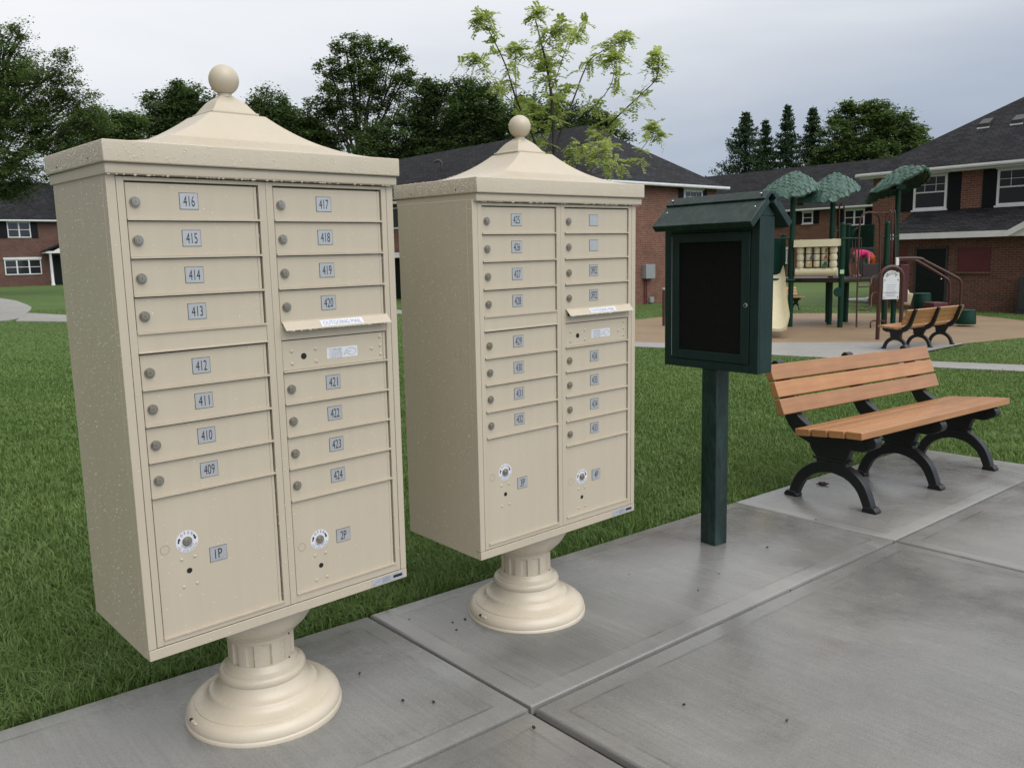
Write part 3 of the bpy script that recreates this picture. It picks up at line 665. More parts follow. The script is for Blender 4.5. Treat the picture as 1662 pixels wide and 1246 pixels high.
def mailbox(label, loc, yaw, tilt, labels_l, labels_r, parcels, seed, hx=0.0):
    t = thing('cluster_mailbox', label, 'mailbox', loc, (tilt[1], tilt[0], yaw), 'two beige cluster mailboxes on pedestals')
    be = [M['beige'], M['groove'], M['dark']]
    mb = MB(); mb.box(-.3875, .3875, -.1800, D2, .360, 1.540)
    mb.box(-.3875, -.3668, YF, -.1802, .3885, 1.540); mb.box(.3668, .3875, YF, -.1802, .3885, 1.540)      # side returns
    mb.box(-.3860, .3875, YF-.0006, -.1802, .360, .3872)                                                  # foot band
    mb.build('cabinet', be, t, bevel=.0012)
    mb = MB()
    for x0, x1, z0, z1 in ((-.3655, -.3485, .3898, 1.5300), (-.0215, -.0025, .3898, 1.5300), (-.0017, .0172, .3898, 1.5300), (.3492, .3655, .3898, 1.5300),
                           (-.3485, -.0215, .3898, .4045), (.0172, .3492, .3898, .4130), (-.3485, -.0215, 1.5210, 1.5300), (.0172, .3492, 1.5215, 1.5300)):
        mb.box(x0, x1, YF+.0006, -.1802, z0, z1)
    mb.box(-.3480, -.0220, YF+.0016, -.1802, 1.1245, 1.1690); mb.box(-.3485, -.0215, YF-.0035, -.1985, 1.1222, 1.1258)   # blank strip and its ledge
    mb.box(.0178, .3485, YF+.0016, -.1802, 1.1225, 1.1690)
    mb.build('front_frame', be, t, bevel=.0008)
    yd = -.2035
    zl = [1.5205, 1.4330, 1.3455, 1.2570, 1.1690]; zl2 = [1.1225, 1.0345, .9460, .8575, .7695]
    zr2 = [1.0365, .9490, .8600, .7705, .6805]
    rows = []
    for i in range(4): rows.append((-.348, .326, zl[i+1], zl[i]-zl[i+1], labels_l[i], .1475))
    for i in range(4): rows.append((-.348, .326, zl2[i+1], zl2[i]-zl2[i+1], labels_l[4+i], .1475))
    for i in range(4): rows.append((.0180, .331, zl[i+1], zl[i]-zl[i+1], labels_r[i], .1475))
    for i in range(4): rows.append((.0180, .331, zr2[i+1], zr2[i]-zr2[i+1], labels_r[4+i], .1500))
    for x, w, z, h, lb, px in rows:
        d = link('door', door_mesh(w, h), t, 0, (x, yd, z))
        lk = link('lock', LOCK, d, 0, (.0212, 0, h/2-.0035)); plate(d, lb, px, 0, h/2+.001)
    for (x, w, z, h, lb), (lx, lz, pxx, pz) in zip(((-.348, .326, .4050, .3640, parcels[0]), (.0180, .331, .4135, .2665, parcels[1])), ((-.2705, .642, -.193, .590), (.0990, .553, .1755, .547))):
        d = link('parcel_door', door_mesh(w, h), t, 0, (x, yd, z))
        link('lock', LOCK, d, 0, (lx-x, 0, lz-z)); open_ring(d, lx-x, 0, lz-z); plate(d, lb, pxx-x, 0, pz-z)
        mb = MB(); mb.disc((lx-x+.0005, -.0001, lz-z-.0775), .0070, '-y', .0004, 24, 1)
        mb.build('keyhole', [M['beige'], M['dark'], M['groove']], d, 60)
        for a, b_ in ((-.0165, -.0445), (.0168, -.0440), (-.0160, -.1170), (.0180, -.1155)): mb = MB(); rivet(mb, lx-x+a, 0, lz-z+b_); mb.build('rivet', M['beige'], d, 60)
        mb = MB(); n = 28; xc, zc = lx-x-.0560, lz-z-.0095
        mb.add([(xc+q*math.cos(6.2832*i/n), -.0002, zc+q*math.sin(6.2832*i/n)) for q in (.0108, .0114) for i in range(n)], [(i, (i+1) % n, n+(i+1) % n, n+i) for i in range(n)], 2)
        mb.build('knockout', [M['beige'], M['dark'], M['groove']], d, 60)
    # outgoing slot: tilted hood over a dark opening
    mb = MB(); th = .0022
    pr_ = [(YF+.001, 1.1712), (YF-.0222, 1.1478), (YF-.0240, 1.1494), (YF-.0005, 1.1733)]
    mb.prism(pr_, 'x', .0205, .3525); fl = mb.build('mail_slot_flap', be, t, bevel=.0006)
    mb = MB()
    def fp(x, s, up=.0008):         # point on the flap's upper face, s from hinge (0) to lip (1)
        return (x, YF-.0005-.0235*s-up*.7, 1.1733-.0239*s+up*.7)
    mb.add([fp(.128, .22), fp(.262, .22), fp(.262, .86), fp(.128, .86)], [(0, 1, 2, 3)], 0)
    vs, fs = text_geo('OUTGOING MAIL'); wtx = vs[:, 0].max()-vs[:, 0].min()
    mb.add([fp(.195+a*.120/wtx, .55-b_*.40, .0014) for a, b_ in vs], fs, 1)
    mb.build('mail_slot_label', [M['white'], M['blueink']], fl)
    mb = MB(); mb.box(.030, .340, YF+.0010, YF+.0014, 1.1475, 1.1680, 0); mb.build('mail_slot', M['dark'], t)
    # lock panel under the slot
    mb = MB(); mb.box(.0195, .3365, -.2035, -.1985, 1.0400, 1.1195); mb.box(.3380, .3462, -.2030, -.1985, 1.0400, 1.1195); mb.box(.0185, .3484, YF-.003, -.1985, 1.0352, 1.0394)
    lp = mb.build('lock_panel', be, t, bevel=.0005)
    for x, z in ((.0462, 1.0913), (.1184, 1.0911), (.0463, 1.0572), (.1189, 1.0573), (.3266, 1.1068), (.3273, 1.0820), (.3278, 1.0566), (.2975, 1.0755)): mb = MB(); rivet(mb, x, -.2035, z, .0052); mb.build('rivet', M['beige'], lp, 60)
    mb = MB(); mb.disc((.0815, -.2036, 1.0746), .0085, '-y', .0004, 24); mb.build('keyhole', M['dark'], lp)
    mb = MB(); y0 = -.2039; mb.box(.1525, .2505, y0, y0+.0003, 1.0595, 1.0895, 0)
    put_text(mb, 'TO OPEN UNIT', .1795, 1.0835, y0-.0004, .0052, .040, 1)
    for i, ln in enumerate(('1. TURN KEY TO RIGHT', '2. PULL DOOR OPEN', '3. CLOSE BOTH DOORS', '4. TURN KEY TO LOCK')): put_text(mb, ln, .1795, 1.0770-i*.0050, y0-.0004, .0030, .042, 1)
    for pts in ([(.206, 1.066), (.209, 1.075), (.216, 1.081), (.226, 1.084), (.236, 1.083), (.244, 1.079), (.246, 1.073)], [(.206, 1.066), (.212, 1.071), (.220, 1.069), (.228, 1.064), (.238, 1.066), (.246, 1.073)], [(.214, 1.077), (.222, 1.074), (.230, 1.076)]):
        mb.tube([(a, y0-.0004, b_) for a, b_ in pts], .0005, 4, 2)
    mb.build('instruction_label', [M['white'], M['greyink'], M['blueink']], lp)
    # maker's strip on the foot band
    mb = MB(); y0 = YF-.0010; mb.box(.2600, .3760, y0, y0+.0003, .3632, .3845, 0); mb.box(.3380, .3700, y0-.0003, y0, .3700, .3785, 1)
    mb.tube([(.265, y0-.0003, .367), (.272, y0-.0003, .372), (.283, y0-.0003, .376), (.290, y0-.0003, .3755)], .0008, 4, 2)
    for i in range(4): mb.box(.298, .330-(i % 2)*.006, y0-.0003, y0, .367+i*.004, .3682+i*.004, 2)
    mb.build('maker_label', [M['silver'], M['ink'], M['greyink']], t)
    # roof: lip, band, concave hood, upper cap, ball
    mb = MB(); mb.xf = Matrix.Translation((hx, 0, 0))
    def ring(hx_, hy_, z): return [(-hx_, -hy_, z), (hx_, -hy_, z), (hx_, hy_, z), (-hx_, hy_, z)]
    def loft(rs, mi=0):
        vs = [p for q in rs for p in ring(*q)]; fs = []
        for k in range(len(rs)-1):
            for e in range(4): fs.append((k*4+e, k*4+(e+1) % 4, k*4+4+(e+1) % 4, k*4+4+e))
        fs.append((3, 2, 1, 0)); n4 = len(rs)*4; fs.append((n4-4, n4-3, n4-2, n4-1)); mb.add(vs, fs, mi)
    loft([(.3915, .2135, 1.5330), (.3925, .2215, 1.5345), (.3925, .2230, 1.5480), (.3915, .2215, 1.5592)])
    rs = [(.3955, .2300, 1.5590), (.3972, .2318, 1.5600), (.3972, .2316, 1.6050)]
    for i in range(19):
        s_ = (1-i/18)**1.25; rs.append((.0760+.3205*s_, .0765+.1545*s_, 1.6073+.1047*(.93*(1-s_)**2.4+.07*(1-s_))))
    loft(rs)
    mb.xf = None
    cap = [(.0630, .0640, 1.7118), (.0645, .0655, 1.7135), (.0648, .0658, 1.7178), (.0640, .0650, 1.7196), (.0595, .0605, 1.7206), (.0575, .0582, 1.7232), (.0525, .0530, 1.7300), (.0470, .0474, 1.7378), (.0405, .0408, 1.7460), (.0325, .0327, 1.7540), (.0245, .0246, 1.7600), (.0190, .0190, 1.7640), (.0175, .0175, 1.7672)]
    loft(cap)
    hood = mb.build('hood', M['beige'], t, smooth=35, bevel=.0018)
    mb = MB(); mb.xf = Matrix.Translation((0, -.003, 0)); mb.lathe([(.0185, 1.7640), (.0170, 1.7680), (.0180, 1.7725)], 28); mb.ball((0, 0, 1.8085), .0392, 36)
    mb.build('finial', M['beige'], hood, smooth=50)
    for yy in (-.125, .125): mb2 = MB(); mb2.ball((-.3975+hx, yy, 1.5725), .0028, 8, 0, (.4, 1, 1)); mb2.build('screw', M['plateedge'], hood)
    # pedestal cover
    prof = [(.2250, -.012), (.2273, .000), (.2275, .010), (.2255, .0145), (.2235, .0165), (.2240, .021), (.2225, .030), (.2180, .039), (.2105, .0465), (.2030, .0510), (.1990, .0525), (.1985, .0550), (.1950, .0570),
            (.1850, .0600), (.1730, .0650), (.1640, .0710), (.1590, .0770), (.1565, .0830), (.1545, .0850), (.1500, .0865), (.1440, .0890), (.1360, .0960), (.1290, .1050), (.1245, .1140), (.1225, .1190),
            (.1240, .1215), (.1260, .1270), (.1260, .1345), (.1230, .1410), (.1180, .1450), (.1140, .1465), (.1135, .1490), (.1110, .1510), (.1075, .1530), (.1050, .1560), (.1025, .1610), (.0985, .1660), (.0955, .1690),
            (.0950, .1715), (.0950, .1720), (.0950, .2360), (.0950, .2365), (.0950, .2400), (.0975, .2410), (.0985, .2450), (.0985, .2500), (.1010, .2530), (.1080, .2570), (.1130, .2620), (.1150, .2660), (.1180, .2680),
            (.1260, .2740), (.1360, .2840), (.1470, .2990), (.1560, .3140), (.1620, .3280), (.1650, .3400), (.1660, .3600)]
    nfl = 12; nseg = 144
    def flute(r, z, a):
        if .1717 < z < .2363:
            ph = (a*nfl/(2*math.pi)) % 1.0
            if .30 < ph < .70: return r-.0075
            if .25 < ph < .75: return r-.0040
        return r
    mb = MB(); mb.lathe(prof, nseg, (0, .002, 0), 0, flute)
    # access slot and small screws on the cover
    ped = mb.build('pedestal', M['cast'], t, smooth=40)
    mb = MB(); a0 = R(180)
    for da in np.linspace(-.07, .07, 9):
        a = a0+da; mb.ball((.2180*math.cos(a), .002+.2180*math.sin(a), .0385), .0058, 8, 0 if da > -.03 else 1, (1, 1, .8))
    mb.build('access_slot', [M['cast'], M['dark']], ped, 50)
    for aa, rr, zz in ((-62, .0955, .172), (-62, .099, .2475)): mb = MB(); mb.ball((rr*math.cos(R(aa)), .002+rr*math.sin(R(aa)), zz), .0030, 8); mb.build('screw', M['plateedge'], ped)
    o = link('rain_drops', drops_mesh(seed, 2300, 1300, 800), t); o['kind'] = 'stuff'
    return t
mailbox('nearer beige cluster mailbox with doors numbered 409 to 424', (B1[0], B1[1], 0), .73997, (-.0028, .0158), ['416', '415', '414', '413', '412', '411', '410', '409'], ['417', '418', '419', '420', '421', '422', '423', '424'], ('1P', '2P'), 5, .001)
mailbox('farther beige cluster mailbox with two doors marked OFFICE', (B2[0], B2[1], -.0314), .71392, (-.0048, .0142), ['425', '426', '427', '428', '429', '430', '431', '432'], ['', '', 'OFFICE', 'OFFICE', '436', '435', '434', '433'], ('3P', '4P'), 6, .0115)

# ------------------------------------------------------------------ message kiosk
def kiosk():
    x, y, yaw = .9579, 3.9116, -.91743; g = float(plane(x, y))
    t = thing('message_board', 'dark green gabled message board with black display on one post', 'message board', (x, y, g), (0, 0, yaw))
    k = .0445; mb = MB(); mb.box(-k, k, -k, k, -.05, .86); mb.build('post', M['green_worn'], t, bevel=.004)
    a, b, z0, z1 = .2705, .052, .851, 1.538
    mb = MB(); mb.box(-a, a, -b+.012, b, z0, z1)                          # back box
    mb.box(-a, -a+.045, -b, -b+.0118, z0, z1); mb.box(a-.045, a, -b, -b+.0118, z0, z1); mb.box(-a+.0452, a-.0452, -b, -b+.0118, z0, z0+.037); mb.box(-a+.0452, a-.0452, -b, -b+.0118, 1.479, z1)
    # gable ends
    for xx in (-a, a-.02): mb.prism([(-b+.001, z1+.0005), (b-.001, z1+.0005), (b-.001, z1+.008), (.0, z1+.052), (-b+.001, z1+.008)], 'x', xx+.001, xx+.019)
    mb.build('cabinet', M['green_hdpe'], t, bevel=.002)
    mb = MB(); dx0, dx1, dz0, dz1 = -a+.048, a-.048, z0+.040, 1.476; y0 = -b+.003; fr = .041
    mb.box(dx0, dx0+fr, y0-.006, y0+.008, dz0, dz1); mb.box(dx1-fr*1.1, dx1, y0-.006, y0+.008, dz0, dz1); mb.box(dx0+fr, dx1-fr*1.1, y0-.006, y0+.008, dz0, dz0+fr); mb.box(dx0+fr, dx1-fr*1.1, y0-.006, y0+.008, dz1-fr, dz1)
    d = mb.build('door', M['green_hdpe'], t, bevel=.0015)
    mb = MB(); mb.box(dx0+fr-.002, dx1-fr*1.1+.002, y0+.002, y0+.005, dz0+fr-.002, dz1-fr+.002); mb.build('display_panel', M['cork'], d)
    mb = MB(); mb.box(dx0-.0018, dx0-.0004, y0-.0075, y0-.004, dz0+.01, dz1-.01); mb.build('hinge', M['steelgrey'], d)
    mb = MB(); mb.disc((dx1-.018, y0-.006, (dz0+dz1)/2-.03), .010, '-y', .004, 20, 0, .009); mb.disc((dx1-.018, y0-.010, (dz0+dz1)/2-.03), .0055, '-y', .0015, 16, 1); mb.build('lock', [M['steelgrey'], M['ink']], d, 40)
    # roof: front and back boards, each with a narrower ridge board on top
    rf = MB(); L0, L1 = -a+.006, a+.022; th = .034
    ez, ey, rz = 1.488, .128, 1.605
    sl = (rz-ez)/ey
    def board(s, y_a, y_b, lift):
        za, zb = rz-sl*abs(y_a)+lift, rz-sl*abs(y_b)+lift; n = math.hypot(1, sl); oy, oz = s*sl/n*th, th/n
        rf.prism([(s*abs(y_a), za), (s*abs(y_b), zb), (s*abs(y_b)+oy, zb+oz), (s*abs(y_a)+oy, za+oz)], 'x', L0, L1)
    board(-1, .012, ey, 0); board(1, .012, ey, 0)
    o = rf.build('roof', M['green_worn'], t, bevel=.003)
    rf = MB(); th = .020; board(-1, .004, .042, .030); board(1, .004, .042, .030); rf.build('ridge_board', M['green_worn'], o, bevel=.002)
    for xx in (L0+.03, L1-.03):
        for yy, lift in ((.024, .030+.024), (.062, .0325)):
            mb = MB(); mb.ball((xx, -yy-.016, rz-sl*yy+lift-.004), .0062, 10, 0, (1, 1, .6)); mb.build('screw', M['bolt'], o, 50)
    return t
kiosk()

# ------------------------------------------------------------------ benches
def arc(cy, cz, r, a0, a1, n): return [(cy+r*math.cos(R(a0+(a1-a0)*i/(n-1))), cz+r*math.sin(R(a0+(a1-a0)*i/(n-1)))) for i in range(n)]
def band2d(path, ws):
    """outline of a variable-width ribbon along a 2-D path"""
    P = np.array(path, float); T = np.gradient(P, axis=0); T /= np.linalg.norm(T, axis=1)[:, None]; Nn = np.stack([-T[:, 1], T[:, 0]], 1); w = np.interp(np.linspace(0, 1, len(P)), np.linspace(0, 1, len(ws)), ws)[:, None]/2
    return [tuple(p) for p in (P+Nn*w)] + [tuple(p) for p in (P-Nn*w)[::-1]]
def spline(pts, n=24):
    P = np.array(pts, float); m = len(P); out = []
    for i in range(m-1):
        p0, p1, p2, p3 = P[max(i-1, 0)], P[i], P[i+1], P[min(i+2, m-1)]
        for k in range(n//(m-1)+1):
            t = k/(n//(m-1)+1); out.append(.5*((2*p1)+(-p0+p2)*t+(2*p0-5*p1+4*p2-p3)*t*t+(-p0+3*p1-3*p2+p3)*t**3))
    out.append(P[-1]); return [tuple(q) for q in out]
def frame_mesh():
    mb = MB(); H = .027
    leg = spline([(-.238, .012), (-.222, .060), (-.185, .130), (-.120, .185), (-.040, .210), (.030, .210), (.110, .182), (.172, .128), (.208, .060), (.222, .012)], 40)
    mb.prism(band2d(leg, [.052, .056, .062, .066, .066, .062, .056, .052]), 'x', -H, H)
    for s in (-1, 1):
        c = -.246 if s < 0 else .232
        mb.prism([(c-.040, -.004), (c+.040, -.004), (c+.044, .012), (c+.026, .032), (c-.026, .032), (c-.044, .012)], 'x', -H*1.14, H*1.14)
    mb.prism([(-.112, .205), (.092, .205), (.080, .238), (.084, .258), (.118, .300), (.150, .385), (-.145, .385), (-.105, .262), (-.100, .240)], 'x', -H*.92, H*.92)
    mb.prism([(-.120, .247), (.100, .247), (.104, .262), (-.124, .262)], 'x', -H*1.1, H*1.1)
    # seat arm with front scroll, sweeping up into the back support
    arm = spline([(-.238, .378), (-.190, .372), (-.10, .372), (.03, .365), (.120, .375), (.200, .415), (.258, .480), (.296, .570), (.334, .680), (.362, .748)], 44)
    mb.prism(band2d(arm, [.058, .092, .092, .088, .090, .094, .078, .064, .058, .052]), 'x', -H*1.06, H*1.06)
    n = 20; mb.prism([(-.236+.036*math.cos(6.2832*i/n), .384+.036*math.sin(6.2832*i/n)) for i in range(n)], 'x', -H*1.3, H*1.3)
    mb.prism([(.366+.027*math.cos(6.2832*i/n), .758+.027*math.sin(6.2832*i/n)) for i in range(n)], 'x', -H*1.25, H*1.25)
    return mb.mesh('leg_frame', [M['iron']], 40)
def slat_mesh(w, th, L=1.93):
    mb = MB(); mb.box(-L/2, L/2, -w/2, w/2, -th, 0); return mb.mesh('slat', [M['slat']])
FRAME = frame_mesh(); SEAT = slat_mesh(.0885, .040); BACK = slat_mesh(.0915, .040)
def make_bench(label, loc, rot, group):
    t = thing('park_bench', label, 'bench', loc, rot, group)
    for x in (-.78, 0, .78):
        o = link('leg_frame', FRAME, t, 0, (x, 0, 0)); bv = o.modifiers.new('bevel', 'BEVEL'); bv.width = .007; bv.segments = 2; bv.limit_method = 'ANGLE'; bv.angle_limit = R(50)
    for yy, zz, ang in ((-.222, .462, -2), (-.121, .455, -5), (-.020, .446, -5), (.081, .437, -5)):
        link('seat_slat', SEAT, t, .004, (0, yy, zz), (R(ang), 0, 0))
    for s in (.525, .620, .714):
        f = (s-.48)/(.775-.48); link('back_slat', BACK, t, .004, (0, .193+.118*f, s+.018), (R(68.5), 0, 0))
    return t
bu = uvp(3.575, .03)
BN = make_bench('orange brown slatted bench in the foreground beside the message board', (0, 0, 0), (0, 0, 0), 'park benches with slatted seats')
def place_bench(b, u, v, yawd):
    q = uvp(u, v); b.location = q; b.rotation_euler = (0, R(1.65), R(yawd))
place_bench(BN, 3.575, .525, 39.2)
def dup(root, loc, rot, label):
    r = root.copy(); COL.objects.link(r); r.location = loc; r.rotation_euler = rot; r['label'] = label
    for ch in list(root.children):
        c = ch.copy(); COL.objects.link(c); c.parent = r
        for g in ch.children:
            d = g.copy(); COL.objects.link(d); d.parent = c
    return r
dup(BN, (7.979, 16.361, -.600), (0, 0, R(213.6)), 'slatted bench seen from behind at the playground edge')
q = on_ground(1261, 504.5); dup(BN, (q[0], q[1]+.2, float(ground(q[0], q[1]+.2))), (0, 0, R(14)), 'distant slatted bench half hidden behind the cream slide')

# ------------------------------------------------------------------ houses
def window(parent, s0, s1, z0, z1, y=0.0, lites=1, muntin=True, head=True, sill=True, shut=(0, 0)):
    """window on a wall facing -y; shutters are separate parts beside it"""
    mb = MB(); f = .075; d = .06
    mb.box(s0, s0+f, y-d, y, z0, z1); mb.box(s1-f, s1, y-d, y, z0, z1); mb.box(s0+f, s1-f, y-d, y, z0, z0+f); mb.box(s0+f, s1-f, y-d, y, z1-f, z1)
    if head: mb.box(s0-.05, s1+.05, y-d-.05, y, z1+.001, z1+.15)
    if sill: mb.box(s0-.04, s1+.04, y-d-.06, y, z0-.06, z0-.001)
    w = (s1-s0)/lites
    for i in range(1, lites): mb.box(s0+w*i-.05, s0+w*i+.05, y-d+.002, y, z0+f, z1-f)
    mb.box(s0+f, s1-f, y-.045, y-.015, (z0+z1)/2-.022, (z0+z1)/2+.022)
    if muntin:
        for i in range(lites):
            a, b = s0+w*i, s0+w*(i+1)
            for k in (1, 2): mb.box(a+(b-a)*k/3-.008, a+(b-a)*k/3+.008, y-.036, y-.024, (z0+z1)/2+.02, z1-f)
            mb.box(a+f, b-f, y-.034, y-.026, (z0+z1)/2+(z1-z0)*.22-.008, (z0+z1)/2+(z1-z0)*.22+.008)
    o = mb.build('window', M['trim'], parent, bevel=.006)
    mb = MB(); mb.box(s0+f-.01, s1-f+.01, y-.022, y-.012, z0+f-.01, z1-f+.01); mb.build('pane', M['glass'], o)
    for sd, wd in zip((-1, 1), shut):
        if not wd: continue
        mb = MB(); a, b = (s0-.03-wd, s0-.03) if sd < 0 else (s1+.03, s1+.03+wd); mb.box(a, b, y-.035, y-.001, z0-.03, z1+.04)
        for zz in (z0+.03, (z0+z1)/2-.03, z1-.08): mb.box(a+.02, b-.02, y-.045, y-.0355, zz, zz+.07)
        nz_ = 14
        for k in range(nz_): zz = z0+.12+(z1-z0-.22)*k/nz_; mb.box(a+.05, b-.05, y-.041, y-.0356, zz, zz+.02)
        mb.build('shutter', M['shutter'], parent)
    return o
def hip_roof(mb, x0, x1, y0, y1, ez, rise, hipl=True, hipr=True, ov=.4, th=.16):
    x0 -= ov; x1 += ov; y0 -= ov; y1 += ov; w = (y1-y0)/2; ym = (y0+y1)/2; slope = rise/(w-ov); rz = ez+rise; eb = rz-slope*w
    lx = x0+w if hipl else x0; rx = x1-w if hipr else x1
    A, B, C_, D_ = (x0, y0, eb), (x1, y0, eb), (x1, y1, eb), (x0, y1, eb); P, Q = (lx, ym, rz), (rx, ym, rz)
    mb.add([A, B, C_, D_, P, Q], [(0, 1, 5, 4), (1, 2, 5), (2, 3, 4, 5), (3, 0, 4), (3, 2, 1, 0)], 0); return eb
def gutter(parent, pts):
    for a, b, off in pts:
        mb = MB(); mb.xf = Matrix.Identity(4)
        (xa, ya, za), (xb, yb, zb) = a, b; d = Vector((xb-xa, yb-ya, 0)).normalized(); n = Vector((d.y, -d.x, 0))
        pr_ = [(0, 0), (.10, .01), (.12, .06), (.11, .12), (0, .12)]
        vs = [(xa+n.x*p, ya+n.y*p, za+q_) for p, q_ in pr_] + [(xb+n.x*p, yb+n.y*p, zb+q_) for p, q_ in pr_]
        mb.add(vs, [(0, 1, 2, 3, 4), (9, 8, 7, 6, 5)] + [(i, (i+1) % 5, 5+(i+1) % 5, 5+i) for i in range(5)]); mb.build('gutter', M['trim'], parent)
def house(label, P0, ang, gz_, roof_loc=None, cat='house'):
    return thing('brick_house', label, cat, (P0[0], P0[1], gz_), (0, 0, R(ang)))

# right house (its long wall runs towards the camera)
PR = np.array([13.53, 31.77]); GR = -.75; XR = np.array([.656, -.755])
hR = house('two storey brick house at right behind the play structure with black shutters', PR, -49.0, GR)
ezR = 4.25+.75
mb = MB(); mb.box(0, 15, 0, 9, -.4, ezR); hw = mb.build('wall', M['brick'], hR, uv=True)
s_l, _ = on_wall(1455, 420, PR, XR, -1.8)
LT0 = s_l; LZ0 = 2.35
mb = MB(); mb.box(LT0, 15, -1.8, -.003, -.4, LZ0); mb.build('wall', M['brick_dark'], hR, uv=True)
mb = MB(); eb = hip_roof(mb, 0, 15, 0, 9, ezR, 2.86); rf = mb.build('roof', M['shingle'], hR, uv=True)
gutter(hR, [((-.4, -.4, eb-.10), (15.4, -.4, eb-.10), 0), ((-.4, 9.4, eb-.10), (-.4, -.402, eb-.10), 0)])
mb = MB(); mb.box(-.36, 15.3, -.36, -.002, eb-.16, eb-.02); mb.build('soffit', M['trim'], hR)
# lean-to roof over the ground floor, white fascia, small gable at the right
top_z = 3.33; mb = MB()
mb.add([(LT0-.25, -2.15, LZ0+.14), (15, -2.15, LZ0+.14), (15, -.004, top_z), (LT0-.25, -.004, top_z), (LT0-.25, -2.15, LZ0+.02), (15, -2.15, LZ0+.02), (15, -.004, LZ0+.02), (LT0-.25, -.004, LZ0+.02)],
       [(0, 1, 2, 3), (4, 5, 6, 7), (0, 1, 5, 4), (0, 3, 7, 4), (1, 2, 6, 5)]); mb.build('roof', M['shingle'], hR, uv=True)
mb = MB(); mb.box(LT0-.26, 15, -2.19, -2.152, LZ0-.02, LZ0+.17); mb.build('fascia', M['trim'], hR)
sg, _ = on_wall(1630, 384, PR, XR, -2.2)
mb = MB(); mb.prism([(sg, LZ0-.02), (sg+5, LZ0-.02), (sg+2.5, LZ0+1.35)], 'y', -2.30, -2.20); mb.build('gable', M['trim'], hR)
mb = MB(); mb.add([(sg-.1, -2.285, LZ0+.03), (sg+2.5, -2.285, LZ0+1.37), (sg+2.5, -.1, LZ0+1.37), (sg-.1, -.1, LZ0+.03), (sg+5.1, -2.285, LZ0+.03), (sg+5.1, -.1, LZ0+.03)], [(0, 1, 2, 3), (1, 4, 5, 2)]); g_ = mb.build('roof', M['shingle'], hR, uv=True)
sol = g_.modifiers.new('thick', 'SOLIDIFY'); sol.thickness = .08
mb = MB(); mb.prism([(sg-.18, LZ0-.02), (sg+.16, LZ0-.02), (sg+2.5, LZ0+1.26), (sg+4.84, LZ0-.02), (sg+5.18, LZ0-.02), (sg+2.5, LZ0+1.47)], 'y', -2.42, -2.301); mb.build('rake_board', M['trim'], hR)
def rect(P0, ex, off, xa, xb, ya, yb, gz_):
    s0, z1 = on_wall(xa, ya, P0, ex, off); s1, _ = on_wall(xb, ya, P0, ex, off); _, z0 = on_wall((xa+xb)/2, yb, P0, ex, off); _, z1b = on_wall((xa+xb)/2, ya, P0, ex, off)
    return s0, s1, z0-gz_, z1b-gz_
s0, s1, z0, z1 = rect(PR, XR, 0, 1485, 1539, 284, 340, GR); window(hR, s0, s1, z0, z1, 0, shut=(.42, .42))
wz = (z0, z1); s0, s1, _, _ = rect(PR, XR, 0, 1621, 1690, 268, 334, GR); window(hR, s0, s0+(1.25), *wz, 0, shut=(.42, .42))
s0, s1, z0, z1 = rect(PR, XR, -1.8, 1490, 1537, 404, 497, GR)
mb = MB(); mb.box(s0, s1, -1.86, -1.801, -.05, z1); dd = mb.build('door', M['door_dark'], hR, bevel=.01)
mb = MB(); mb.box(s0-.05, s0-.002, -1.88, -1.801, -.05, z1+.05); mb.box(s1+.002, s1+.05, -1.88, -1.801, -.05, z1+.05); mb.box(s0-.05, s1+.05, -1.88, -1.801, z1+.002, z1+.05); mb.build('door_frame', M['darkgrey'], dd)
mb = MB(); mb.ball((s1-.09, -1.90, 1.0), .035, 10); mb.build('handle', M['bolt'], dd, 60)
s0, s1, z0, z1 = rect(PR, XR, -1.8, 1557, 1608, 402, 440, GR)
mb = MB(); mb.box(s0, s1, -1.85, -1.801, z0, z1); bw = mb.build('boarded_window', M['board_red'], hR, bevel=.008); mb = MB(); mb.box(s0-.05, s1+.05, -1.875, -1.801, z0-.08, z0-.002); mb.build('sill', M['brick_dark'], bw, uv=True)
s0, s1, z0, z1 = rect(PR, XR, -1.8, 1458, 1472, 402, 431, GR)
mb = MB(); mb.box(s0-.3, s1, -1.85, -1.801, z0, z1); mb.build('boarded_window', M['board_red'], hR, bevel=.008)
for px, py in ((1601, 201), (1655, 195)):
    # low box vents on the front slope
    k = 2.86/4.5; d = ray(px, py); n = np.array([XR[1], -XR[0], 0])*k; bk = np.array([.755, .656])
    # plane: z = GR+ezR + k*(dist back from wall)
    A = np.array([0, 0, EYE]); f = lambda t: (A+d*t)[2] - (GR+ezR+k*((A+d*t)[:2]-PR) @ bk)
    lo, hi = 5, 80
    for _ in range(60):
        m_ = (lo+hi)/2
        if f(lo)*f(m_) <= 0: hi = m_
        else: lo = m_
    P = A+d*lo; lx = (P[:2]-PR) @ XR; ly = (P[:2]-PR) @ bk
    mb = MB(); zz = ezR+k*ly; mb.prism([(ly-.24, zz-.24*k+.15), (ly+.18, zz+.18*k+.09), (ly+.22, zz+.22*k-.05), (ly-.26, zz-.26*k-.02)], 'x', lx-.17, lx+.17); mb.prism([(ly-.33, zz-.33*k+.01), (ly-.24, zz-.24*k+.01), (ly-.24, zz-.24*k+.03), (ly-.33, zz-.33*k+.03)], 'x', lx-.20, lx+.20, 1); mb.build('roof_vent', [M['darkgrey'], M['steelgrey']], rf)

